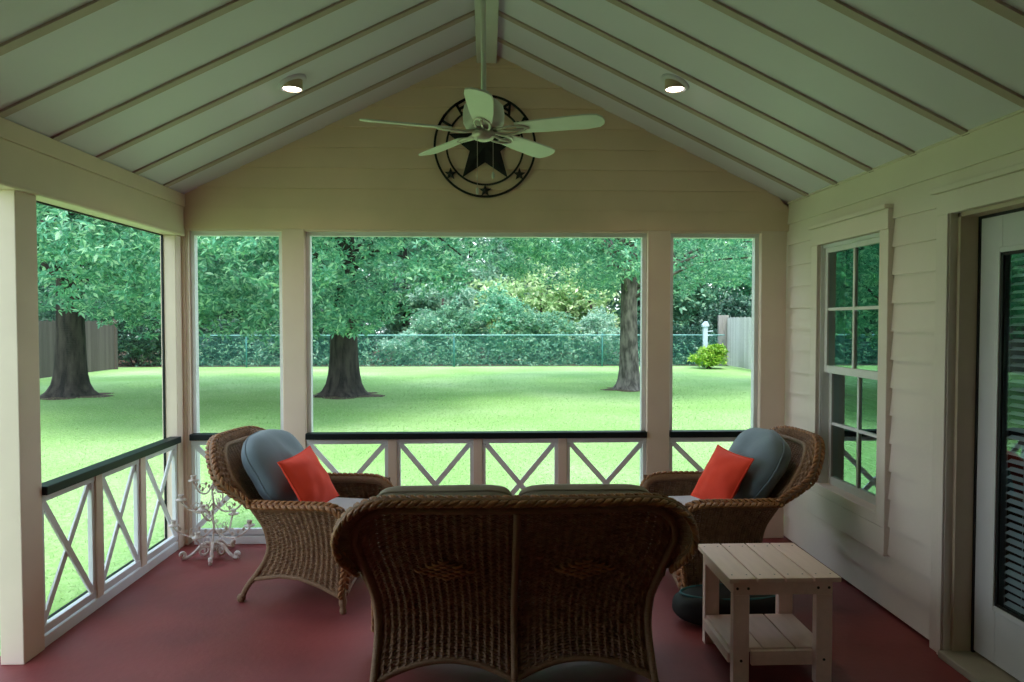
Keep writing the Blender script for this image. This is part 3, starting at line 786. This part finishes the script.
# ------------------------------------------------------------------ white side table
def side_table():
    x0, x1, y0, y1, zt = 1.000, 1.470, 2.755, 3.205, .46
    root = empty('side_table', ((x0+x1)/2,(y0+y1)/2,0), label='small lamp-tinted white slatted wooden side table with a lower shelf', cat='side table')
    w, d = (x1-x0)/2, (y1-y0)/2
    n = 4; sw = (2*w-.007*(n-1))/n
    for k in range(n):
        a = -w+k*(sw+.007)
        b = MB(); b.box((a,-d,zt-.020),(a+sw,d,zt)); o = b.build('top_slat', M['tablew'], root, bevel=.003)
        s = MB()
        for yy in (-d+.045, d-.045):
            for xx in (a+.025, a+sw-.025): s.lathe([(0,zt+.0006),(.0035,zt+.0006),(.0035,zt-.002),(0,zt-.002)][::-1], 8, Matrix.Translation((xx,yy,0)))
        s.build('screw_head', M['screw'], o)
    ax, ay = w-.025, d-.022
    b = MB(); b.box((-ax,-ay,zt-.078),(ax,-ay+.020,zt-.021)); f = b.build('front_apron', M['tablew'], root, bevel=.002)
    s = MB()
    for xx in (-ax+.016,-ax+.062,ax-.062,ax-.016): s.lathe([(0,.0),(.006,.0),(.006,.003),(0,.003)], 10, Matrix.Translation((xx,-ay-.0015,zt-.050)) @ Matrix.Rotation(R(-90),4,'X'))
    s.build('screw_head', M['screw'], f)
    b = MB(); b.box((-ax,ay-.020,zt-.078),(ax,ay,zt-.021)); b.build('back_apron', M['tablew'], root, bevel=.002)
    for sx in (-1,1):
        b = MB(); b.box((sx*ax-(.020 if sx>0 else 0),-ay+.021,zt-.078),(sx*ax+(.020 if sx<0 else 0),ay-.021,zt-.021)); b.build('side_apron', M['tablew'], root, bevel=.002)
        for sy in (-1,1):
            xa_, xb_ = (sx*(ax-.022)-.034, sx*(ax-.022)+.034) 
            xa_ += -sx*.012; xb_ += -sx*.012
            ya_, yb_ = (-ay,-ay+.036) if sy < 0 else (ay-.036,ay)
            b = MB(); b.box((xa_,ya_+(.0 if sy<0 else 0),0),(xb_,yb_,zt-.079)); lg = b.build('leg', M['tablew'], root, bevel=.002)
            if sy < 0:
                s = MB(); s.lathe([(0,.0),(.006,.0),(.006,.003),(0,.003)], 10, Matrix.Translation(((xa_+xb_)/2,-ay-.0015,.105)) @ Matrix.Rotation(R(-90),4,'X')); s.build('screw_head', M['screw'], lg)
    zs = .142; ix = ax-.005; n = 3; sw = (2*ix-.007*(n-1))/n
    iy = ay-.038
    for k in range(n):
        a = -ix+k*(sw+.007); b = MB(); b.box((a,-iy,zs-.018),(a+sw,iy,zs)); b.build('shelf_slat', M['tablew'], root, bevel=.002)
    b = MB(); b.box((-.100-.03,-ay+.004,zs-.060),(.13,-ay+.022,zs-.0)); b.build('shelf_rail', M['tablew'], root, bevel=.002)
    for sx in (-1,1):
        b = MB(); b.box((sx*ax-.009,-ay+.037,zs-.062),(sx*ax+.009,ay-.037,zs-.019)); b.build('shelf_rail', M['tablew'], root, bevel=.002)
side_table()

# ------------------------------------------------------------------ dark floor cushion behind the table
b = MB(); P = superbox(.30,.115,.085,3.2,2.6,56,24,9,.012); b.grid(P,56,24,True)
o = b.build('floor_cushion', M['petbed'], smooth=True, loc=(1.24,3.385,.086)); tag(o, 'low black rounded cushion on the floor behind the white side table', 'cushion')
b = MB(); b.tube([(.262*math.cos(a),.098*math.sin(a),.066) for a in np.linspace(0,2*PI,40,endpoint=False)], .006, 6, closed=True); b.build('piping', M['teal'], o, smooth=True)  # added teal ring painting a highlight along the top edge

# ------------------------------------------------------------------ iron candelabra
def spiral(c, r0, turns, a0, n=22, shrink=.75):
    return [(c[0]+r0*(1-shrink*t)*math.cos(a0+turns*2*PI*t), c[1]+r0*(1-shrink*t)*math.sin(a0+turns*2*PI*t)) for t in np.linspace(0,1,n)]
def candelabra():
    root = empty('candelabra', (-1.77,4.45,0), label='white weathered iron floor candelabra with scrolled feet in the screened corner', cat='candelabra')
    b = MB(); pts = [(0,0,.06)]+[(.004*math.sin(z*40),.004*math.cos(z*40),z) for z in np.linspace(.08,.62,28)]
    b.tube(pts, .0065, 7); b.lathe([(0,.62),(.010,.625),(.012,.64),(.005,.655),(0,.67)], 10); b.lathe([(0,.03),(.016,.04),(.016,.075),(0,.085)], 12); b.build('stem', M['iron'], root, smooth=True)
    for k, a in enumerate((200,-18,-75,70)):
        prof2 = catmull([(.0,.075),(.03,.095),(.07,.085),(.11,.045),(.15,.018),(.185,.014)],8).tolist() + spiral((.185,.036),.022,-.9,-PI/2)
        T = Matrix.Rotation(R(a),4,'Z')
        b = MB(); b.tube([T @ Vector((r,0,z)) for r,z in prof2],   .0105, 7)
        b.tube([T @ Vector((r,0,z)) for r,z in spiral((.060,.047),.036,1.4,PI*.5)], .008, 6); b.build('scroll_leg', M['iron'], root, smooth=True)
    tiers = [(.505,.115,(190,10,100)),(.38,.195,(186,262,6,95)),(.215,.245,(184,255,-8,80))]
    for (z, r, angs) in tiers:
        for j, a in enumerate(angs):
            rr = r*(.62 if 240 < a < 290 else 1); zz = z-(.04 if 240 < a < 290 else 0)
            T = Matrix.Rotation(R(a),4,'Z'); b = MB()
            b.tube([T @ Vector((x,0.012*math.sin(x*30),y)) for x,y in catmull([(0,zz-.03),(rr*.3,zz-.085),(rr*.7,zz-.075),(rr*.95,zz-.03),(rr,zz-.012)],7)], .0055, 6)
            # curling tendril and leaves
            b.tube([T @ Vector((x,0,y)) for x,y in spiral((rr*.5,zz-.045),.030,1.2,-PI/2,18)], .003, 5)
            for q in range(5):
                x = rr*(.2+.16*q); yv = zz-.06+.02*math.sin(q*2.1)
                d = .016
                b.add([T @ Vector(p) for p in [(x,0,yv),(x+d*.5,.008,yv+d),(x,.002,yv+2*d),(x-d*.5,-.008,yv+d)]], [(0,1,2,3)])
            arm = b.build('candle_arm', M['iron'], root, smooth=True)
            c = MB(); tip = T @ Vector((rr,0,zz-.012))
            c.lathe([(0,0),(.012,.001),(.032,.006),(.035,.012),(.015,.012),(.015,.034),(.019,.042),(.014,.042),(.009,.016),(0,.016)], 16, Matrix.Translation(tip)); c.build('candle_cup', M['iron'], arm, smooth=True)
    # twining vine round the stem
    b = MB(); v = [(.028*math.cos(t*9)*(1.3-t*.5),.028*math.sin(t*9)*(1.3-t*.5),.12+.5*t) for t in np.linspace(0,1,60)]
    b.tube(v, .0028, 5)
    for t in np.linspace(.03,.97,34):
        i = int(t*59); p = Vector(v[i]); d = Vector((p.x,p.y,0)).normalized(); q = d.cross(Vector((0,0,1)))
        b.add([p, p+d*.02+q*.010+Vector((0,0,.012)), p+d*.04+Vector((0,0,.016)), p+d*.02-q*.010+Vector((0,0,.004))], [(0,1,2,3)])
    b.build('vine', M['iron'], root)
candelabra()

# ------------------------------------------------------------------ garden
def lawn():
    n = 60; xs = np.linspace(-45,45,n); ys = np.linspace(-12,60,n)
    b = MB(); b.box((-60,-30,-.5),(60,90,GZ)); g = struct(b.build('ground', M['lawn'])); return g
lawn()

def leaf_mesh(name, centers, size, m, parent, per=6, up=.6, spread=1.0, aspect=.42):
    """rosettes of pointed leaves at the given centres"""
    C_ = np.repeat(centers, per, axis=0); n = len(C_)
    axis = rng.normal(size=(len(centers),3)); axis[:,2] = np.abs(axis[:,2])+up; axis /= np.linalg.norm(axis,axis=1,keepdims=True)
    A = np.repeat(axis, per, axis=0)
    t = rng.normal(size=(n,3)); t -= A*(t*A).sum(1,keepdims=True); t /= np.linalg.norm(t,axis=1,keepdims=True)
    d = t+A*rng.uniform(-.35,.45,(n,1)); d /= np.linalg.norm(d,axis=1,keepdims=True)
    s = np.cross(A,d); s /= np.linalg.norm(s,axis=1,keepdims=True)
    L = size*rng.uniform(.65,1.25,(n,1)); w = L*aspect*.5
    base = C_+d*L*.08; mid = C_+d*L*.58+A*L*.06; tip = C_+d*L*1.05-A*L*.12
    V = np.stack([base, mid+s*w, tip, mid-s*w],1).reshape(-1,3)
    me = bpy.data.meshes.new(name); me.vertices.add(4*n); me.vertices.foreach_set('co', V.astype(np.float32).ravel())
    me.loops.add(4*n); me.loops.foreach_set('vertex_index', np.arange(4*n,dtype=np.int32))
    me.polygons.add(n); me.polygons.foreach_set('loop_start', np.arange(0,4*n,4,dtype=np.int32))
    me.materials.append(m); me.update(calc_edges=True); me.validate()
    o = bpy.data.objects.new(name, me); COL.objects.link(o); o.parent = parent
    return o
def blob_points(n, c, r, flat=1.0, shell=.55):
    d = rng.normal(size=(n,3)); d /= np.linalg.norm(d,axis=1,keepdims=True)
    rad = rng.uniform(shell,1,(n,1))**.6
    return np.array(c)+d*rad*np.array(r)*np.array([1,1,flat])

def oak(label, x, y, rt, crown, trunk_mat, leafm, nspray, lowf, size=.118, seed=0, per=7, ros=64, lean=(0,0)):
    """crown = (cx,cy,cz,rx,ry,rz) relative to the base"""
    root = empty('oak_tree', (x,y,GZ), label=label, cat='tree', group='oaks standing on the lawn')
    b = MB(); n = 20; Hh = 5.2
    zs = [0,.06,.16,.32,.55,.9,1.5,2.4,3.4,4.4,Hh]; rs = [2.05,1.75,1.48,1.27,1.14,1.05,.97,.90,.84,.72,.5]
    Pm = np.zeros((n,len(zs),3))
    for i in range(n):
        a = 2*PI*i/n
        for j,(z,r) in enumerate(zip(zs,rs)):
            fl = 1+(.22*math.sin(a*5+seed)+.12*math.sin(a*3+2*seed))*max(0,(r-1.0))+.05*noise.noise(Vector((math.cos(a)*2,math.sin(a)*2,z+seed)))
            Pm[i,j] = (rt*r*fl*math.cos(a)+lean[0]*z, rt*r*fl*math.sin(a)+lean[1]*z, z-.03)
    b.grid(Pm, n, len(zs), True); b.build('trunk', trunk_mat, root, smooth=True)
    cx,cy,cz,rx,ry,rz = crown
    rs_ = np.random.default_rng(seed+5)
    sp = []
    while len(sp) < nspray:
        d = rs_.normal(size=3); d /= np.linalg.norm(d); rad = rs_.uniform(.35,1)**.5
        p = np.array([cx,cy,cz])+d*rad*np.array([rx,ry,rz])
        lo = lowf(p[0]+x, p[1]+y)-GZ
        if p[2] < lo: p[2] = lo+rs_.uniform(0,.9)
        sp.append(p)
    sp = np.array(sp)
    # limbs to a subset of the sprays
    b = MB()
    for k in range(0, min(nspray,44)):
        p = sp[k*nspray//44 if nspray > 44 else k]; z0 = rs_.uniform(2.3,5.0)
        a = Vector((lean[0]*z0,lean[1]*z0,z0)); q = Vector(p); mid = a.lerp(q,.5)+Vector((0,0,.5))
        r0 = rt*.22
        b.tube(catmull([tuple(a),tuple(a.lerp(mid,.5)+Vector((0,0,.15))),tuple(mid),tuple(q)],5).tolist(), np.linspace(r0,.015,16).tolist(), 6)
    b.build('branch', trunk_mat, root, smooth=True)
    cs = np.concatenate([blob_points(ros, p, rs_.uniform(.45,.95), .5) for p in sp])
    leaf_mesh('crown', cs, size, leafm, root, per, aspect=.36)
    return root
def low_mid(X, Y):   # foliage hem above the lawn
    return 1.55+.45*math.sin(X*.9+.7)+.30*math.sin(X*2.3)+.06*(Y-12)
oak('big-trunked oak beyond the side railing', -9.95, 16.7, .31, (.8,-.6,5.0,5.6,5.0,3.2), M['bark'], M['oak2'], 230, lambda X,Y: (3.05 if abs(X+9.95) < .8 and Y < 18 else 1.55)+.4*math.sin(X*1.3)-.06*(X+10), seed=1)
oak('dark-trunked oak seen through the wide screen behind the candelabra-side armchair', -3.45, 16.6, .325, (-1.0,-2.2,5.0,5.0,5.8,3.6), M['bark'], M['oak'], 380, lambda X,Y: 1.5+.35*math.sin(X*1.1+1)+(.55 if X > -2 else 0)-(.95 if X < -3.7 and Y < 15 else 0), size=.125, seed=2)
oak('slimmer grey-trunked oak behind the armchair by the house wall', 3.72, 17.8, .235, (.7,-.3,5.2,5.6,4.8,3.2), M['bark2'], M['oak2'], 240, lambda X,Y: 2.5+.5*math.sin(X*1.3)-(.3 if X > 4.5 else 0), seed=3)

# bare earth rings at the trunk feet
def litter(label, x, y, r):
    b = MB(); n = 26; b.add([(0,0,.035)]+[(r*(1+.18*math.sin(5*a+x)+.1*math.sin(9*a))*math.cos(a),r*.8*(1+.18*math.sin(5*a+x))*math.sin(a),.003) for a in np.linspace(0,2*PI,n,endpoint=False)], [(0,1+i,1+(i+1)%n) for i in range(n)])
    o = b.build('leaf_litter', M['mulch'], smooth=True, loc=(x,y,GZ)); tag(o, label, 'leaf litter', kind='stuff')
litter('brown leaf litter ring around the big-trunked oak', -9.95,16.65,.95); litter('brown leaf litter ring around the middle oak', -3.45,16.55,.95); litter('brown leaf litter ring around the slim grey oak', 3.72,17.75,.7)

# shrubs and woodland beyond the chain-link fence
def shrub(name, label, cat, x, y, r, m, n, size=.14, per=5, group=None, z=None):
    rx,ry,rz = r; root = empty(name, (x,y,GZ), label=label, cat=cat, group=group)
    k = max(6,int(n/40)); sp = blob_points(k, (0,0,rz*1.0 if z is None else z), (rx*.85,ry*.85,rz*.85), 1, .3); sp[:,2] = np.maximum(sp[:,2],.12)
    cs = np.concatenate([blob_points(n//k, p, .32*min(rx,rz)+.1, .7) for p in sp]); cs[:,2] = np.maximum(cs[:,2],.03)
    leaf_mesh('foliage', cs, size, m, root, per)
    b = MB()
    for i in range(4):
        p = sp[i]; b.tube(catmull([(0.1*math.cos(i*1.7),.1*math.sin(i*1.7),0),(p[0]*.4,p[1]*.4,p[2]*.5),tuple(p)],4).tolist(), np.linspace(.03,.008,9).tolist(), 5)
    b.build('stem', M['bark'], root)
    return root
GB = 'shrubs along the chain-link fence'
YFN = 27.0
S_ = lambda px, Y: (px-487)/683*Y
shr = [  # px centre, depth, rx, rz, material, label
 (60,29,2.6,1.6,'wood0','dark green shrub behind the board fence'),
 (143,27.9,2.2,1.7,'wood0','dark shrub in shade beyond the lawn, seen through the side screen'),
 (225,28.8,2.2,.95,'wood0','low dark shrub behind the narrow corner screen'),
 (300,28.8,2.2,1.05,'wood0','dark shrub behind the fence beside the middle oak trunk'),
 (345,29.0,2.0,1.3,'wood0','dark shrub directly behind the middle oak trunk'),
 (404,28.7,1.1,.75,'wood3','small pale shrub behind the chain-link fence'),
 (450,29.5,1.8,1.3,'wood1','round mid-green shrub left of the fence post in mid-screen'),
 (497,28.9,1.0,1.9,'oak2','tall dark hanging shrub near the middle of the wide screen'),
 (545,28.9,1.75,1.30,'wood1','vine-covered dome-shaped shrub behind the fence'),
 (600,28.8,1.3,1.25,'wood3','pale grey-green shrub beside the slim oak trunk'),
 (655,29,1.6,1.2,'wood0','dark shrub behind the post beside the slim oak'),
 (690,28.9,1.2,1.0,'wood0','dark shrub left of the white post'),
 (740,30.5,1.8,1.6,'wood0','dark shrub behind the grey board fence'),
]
for px, Y, rx, rz, m, lb in shr:
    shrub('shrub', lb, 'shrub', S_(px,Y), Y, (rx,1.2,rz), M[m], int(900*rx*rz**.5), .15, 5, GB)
shrub('flowering_shrub', 'yellow-green leafy bush at the foot of the white post', 'bush', S_(711,25.6), 25.6, (.75,.5,.48), M['yellow'], 900, .13, 5)

GW = 'woodland trees behind the fence'
def wood_tree(label, px, Y, rx, zc, rz, m, n, size=.3):
    x = S_(px,Y); root = empty('woodland_tree', (x,Y,GZ), label=label, cat='tree', group=GW)
    b = MB(); b.tube([(0,0,-.05),(.1,0,zc*.5),(.0,.1,zc+rz*.5)], [.24,.18,.06], 9); b.build('trunk', M['bark'], root, smooth=True)
    k = max(10,n//45); sp = blob_points(k,(0,0,zc),(rx*.9,rx*.6,rz*.9),1,.35); sp[:,2] = np.maximum(sp[:,2],.3)
    cs = np.concatenate([blob_points(45,p,rx*.22+.25,.6) for p in sp]); cs[:,2] = np.maximum(cs[:,2],.05)
    leaf_mesh('crown', cs, size, m, root, 5)
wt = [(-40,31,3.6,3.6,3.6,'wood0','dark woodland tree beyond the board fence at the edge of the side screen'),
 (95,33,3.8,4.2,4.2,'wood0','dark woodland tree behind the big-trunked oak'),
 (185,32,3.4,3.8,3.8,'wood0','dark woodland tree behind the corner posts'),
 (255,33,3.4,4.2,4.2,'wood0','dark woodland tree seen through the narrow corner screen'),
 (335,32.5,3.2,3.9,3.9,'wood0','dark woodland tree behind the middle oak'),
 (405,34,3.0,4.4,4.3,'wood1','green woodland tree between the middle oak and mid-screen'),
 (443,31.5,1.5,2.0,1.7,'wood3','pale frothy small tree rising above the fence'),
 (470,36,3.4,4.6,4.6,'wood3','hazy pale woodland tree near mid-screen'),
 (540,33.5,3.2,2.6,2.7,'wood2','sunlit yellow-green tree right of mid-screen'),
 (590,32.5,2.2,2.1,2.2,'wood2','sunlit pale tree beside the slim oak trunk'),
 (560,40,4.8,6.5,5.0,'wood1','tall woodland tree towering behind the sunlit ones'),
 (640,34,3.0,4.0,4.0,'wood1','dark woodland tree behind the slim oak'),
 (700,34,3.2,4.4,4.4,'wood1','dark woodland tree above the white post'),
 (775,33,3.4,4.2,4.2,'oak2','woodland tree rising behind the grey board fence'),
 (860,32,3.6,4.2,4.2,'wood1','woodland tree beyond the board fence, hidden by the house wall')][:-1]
for px,Y,rx,zc,rz,m,lb in wt: wood_tree(lb,px,Y,rx,zc,rz,M[m],int(170*rx*rz))
# far wall of forest
cs = np.stack([rng.uniform(-42,34,5200), rng.uniform(43,50,5200), GZ+rng.uniform(0,13,5200)],-1)
dum = leaf_mesh('treeline', cs, 1.0, M['wood1'], None, 4); tag(dum, 'distant mass of woodland closing off the garden', 'treeline', kind='stuff')

n = 5200
cs = np.stack([rng.uniform(-14,11,n), rng.uniform(27.5,29.5,n), GZ+rng.uniform(.02,1,n)**1.6*1.0],-1)
tag(leaf_mesh('undergrowth', cs, .15, M['wood1'], None, 4), 'low tangled undergrowth along the foot of the chain-link fence', 'undergrowth', kind='stuff')
b = MB(); b.box((-50,27.3,GZ-.02),(50,80,GZ+.012)); struct(b.build('ground', M['mulch']))

# chain-link fence
def chain_fence():
    x0, x1 = -12.6, 9.5; L = x1-x0; zt = 1.25
    root = empty('chain_link_fence', (x0,YFN,GZ), label='green chain-link fence across the far end of the lawn', cat='fence')
    b = MB(); b.tube([(0,0,zt),(L,0,zt)], .022, 8); b.build('top_rail', M['toprail'], root, smooth=True)
    xs = [S_(px,YFN)-x0 for px in (307,454,603)]+[0.05,3.2]
    for x in xs:
        p = MB(); p.tube([(x,.03,-.02),(x,.03,zt+.04)], .034, 8); p.lathe([(.036,0),(.034,.03),(0,.045)],8,Matrix.Translation((x,.03,zt+.03))); p.build('post', M['link'], root, smooth=True)
    b = MB(); st = .075; w = .0036; k = -zt
    while k < L:
        for s in (0,1):
            a0, a1 = k, k+zt
            zA, zB = (0,zt) if s == 0 else (zt,0)
            # clip to fence length
            t0 = max(0,(0-a0)/zt); t1 = min(1,(L-a0)/zt)
            if t1 <= t0: continue
            A = (a0+zt*t0, zA+(zB-zA)*t0); B_ = (a0+zt*t1, zA+(zB-zA)*t1)
            b.add([(A[0]-w,-.025-.003*s,A[1]),(A[0]+w,-.025-.003*s,A[1]),(B_[0]+w,-.025-.003*s,B_[1]),(B_[0]-w,-.025-.003*s,B_[1])], [(0,1,2,3)])
        k += st
    b.build('wire_mesh', M['link'], root)
chain_fence()

# board fences
def board_fence(label, x, y0, y1, h, m):
    root = empty('board_fence', (x,y0,GZ), label=label, cat='fence', group='weathered board fences')
    b = MB(); y = 0; L = y1-y0; i = 0
    sgn = 1 if x > 0 else -1
    while y < L-.1:
        hh = h+.02*math.sin(i*2.3); b.box((-.010,y+.004,.02),(.010,y+.136,hh)); b.add([(-.0095,y+.004,hh),(-.0095,y+.136,hh),(-.0095,y+.11,hh+.03),(-.0095,y+.03,hh+.03)], [(0,1,2,3)]); y += .14; i += 1
    b.build('pickets', m, root)
    for z in (.3, h-.3):
        b = MB(); b.box((.011*sgn if sgn>0 else -.06,0,z),(.06 if sgn>0 else -.011,L,z+.09)); b.build('fence_rail', m, root)
    b = MB(); b.box((-.36 if sgn > 0 else -.05,L,-.02),(.06,L+.12,h+.12)); b.build('end_post', M['fence3'] if sgn > 0 else m, root)
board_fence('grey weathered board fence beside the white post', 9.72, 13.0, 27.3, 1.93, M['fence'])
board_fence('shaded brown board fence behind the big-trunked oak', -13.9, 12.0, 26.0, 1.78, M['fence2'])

# white post with slanted cap near the fence corner
def white_post():
    x, y = S_(707.5,26.3), 26.3
    root = empty('white_post', (x,y,GZ), label='slim white post with a slanted cap standing before the fence corner', cat='post')
    b = MB(); b.box((-.085,-.06,-.02),(.085,.06,1.62)); b.build('shaft', M['pipe'], root, bevel=.01)
    b = MB(); b.prism([(-.12,1.58),(.13,1.60),(.13,1.66),(.05,1.80),(-.02,1.78),(-.12,1.66)], -.10, .10); b.build('cap', M['pipe'], root, bevel=.008)
    b = MB(); b.tube([(.085,0,1.40),(.30,0,1.42)], .018, 6); b.tube([(.085,0,1.25),(.30,0,1.25)], .018, 6); b.build('bracket', M['pipe'], root)
white_post()

# grass blades on the near lawn
def grass():
    n = 320000
    X = rng.uniform(-10.5,6.5,n); Y = 3.0+ (rng.uniform(0,1,n)**4.0)*30.0
    ok = ~((X > XL-.2)&(Y < YB+.2)) & (Y < 26.8) & (rng.uniform(0,1,n) < np.clip((24-Y)/12,0,1)); X = X[ok]; Y = Y[ok]; n = len(X)
    h = rng.uniform(.010,.030,n); a = rng.uniform(0,2*PI,n); ln = rng.normal(0,.025,(n,2)); w = .0028+.0004*np.maximum(Y-5,0)
    B0 = np.stack([X-np.cos(a)*w,Y-np.sin(a)*w,np.full(n,GZ)],-1); B1 = np.stack([X+np.cos(a)*w,Y+np.sin(a)*w,np.full(n,GZ)],-1); Tp = np.stack([X+ln[:,0],Y+ln[:,1],GZ+h],-1)
    V = np.stack([B0,B1,Tp],1).reshape(-1,3)
    me = bpy.data.meshes.new('grass'); me.vertices.add(3*n); me.vertices.foreach_set('co', V.astype(np.float32).ravel())
    me.loops.add(3*n); me.loops.foreach_set('vertex_index', np.arange(3*n,dtype=np.int32)); me.polygons.add(n); me.polygons.foreach_set('loop_start', np.arange(0,3*n,3,dtype=np.int32))
    me.materials.append(M['grassb']); me.update(calc_edges=True)
    o = bpy.data.objects.new('grass', me); COL.objects.link(o); tag(o, 'short green grass blades on the lawn by the porch', 'grass', kind='stuff')
grass()

# ------------------------------------------------------------------ light, world, camera
sun = bpy.data.lights.new('sun', 'SUN'); sun.energy = 4.0; sun.angle = R(20); sun.color = (1,.96,.86)
so = bpy.data.objects.new('sun', sun); COL.objects.link(so); so.rotation_euler = (R(26), R(8), 0)
w = bpy.data.worlds.new('sky'); sc.world = w; w.use_nodes = True
nt = w.node_tree; bg = nt.nodes['Background']
tc = nt.nodes.new('ShaderNodeTexCoord'); sx = nt.nodes.new('ShaderNodeSeparateXYZ'); cr = nt.nodes.new('ShaderNodeValToRGB')
nt.links.new(tc.outputs['Generated'], sx.inputs[0]); nt.links.new(sx.outputs['Z'], cr.inputs['Fac']); nt.links.new(cr.outputs['Color'], bg.inputs['Color'])
cr.color_ramp.elements[0].color = (.85,.95,1.0,1); cr.color_ramp.elements[1].color = (.55,.75,1.0,1)
bg.inputs['Strength'].default_value = 2.2

cam = bpy.data.cameras.new('camera'); cam.sensor_width = 36; cam.lens = 683/1024*36; cam.clip_end = 300
co = bpy.data.objects.new('camera', cam); COL.objects.link(co)
co.location = (0,0,1.52); co.rotation_euler = (PI/2-math.atan(19/683), 0, -math.atan(25/683))
sc.camera = co
sc.view_settings.view_transform = 'Standard'
sc.view_settings.look = 'None'
sc.view_settings.exposure = 0.5
sc.view_settings.gamma = 1.0
cy = sc.cycles
cy.use_denoising = True
cy.max_bounces = 8; cy.diffuse_bounces = 5; cy.glossy_bounces = 4; cy.transmission_bounces = 4; cy.transparent_max_bounces = 12
cy.caustics_reflective = False; cy.caustics_refractive = False
cy.sample_clamp_indirect = 6
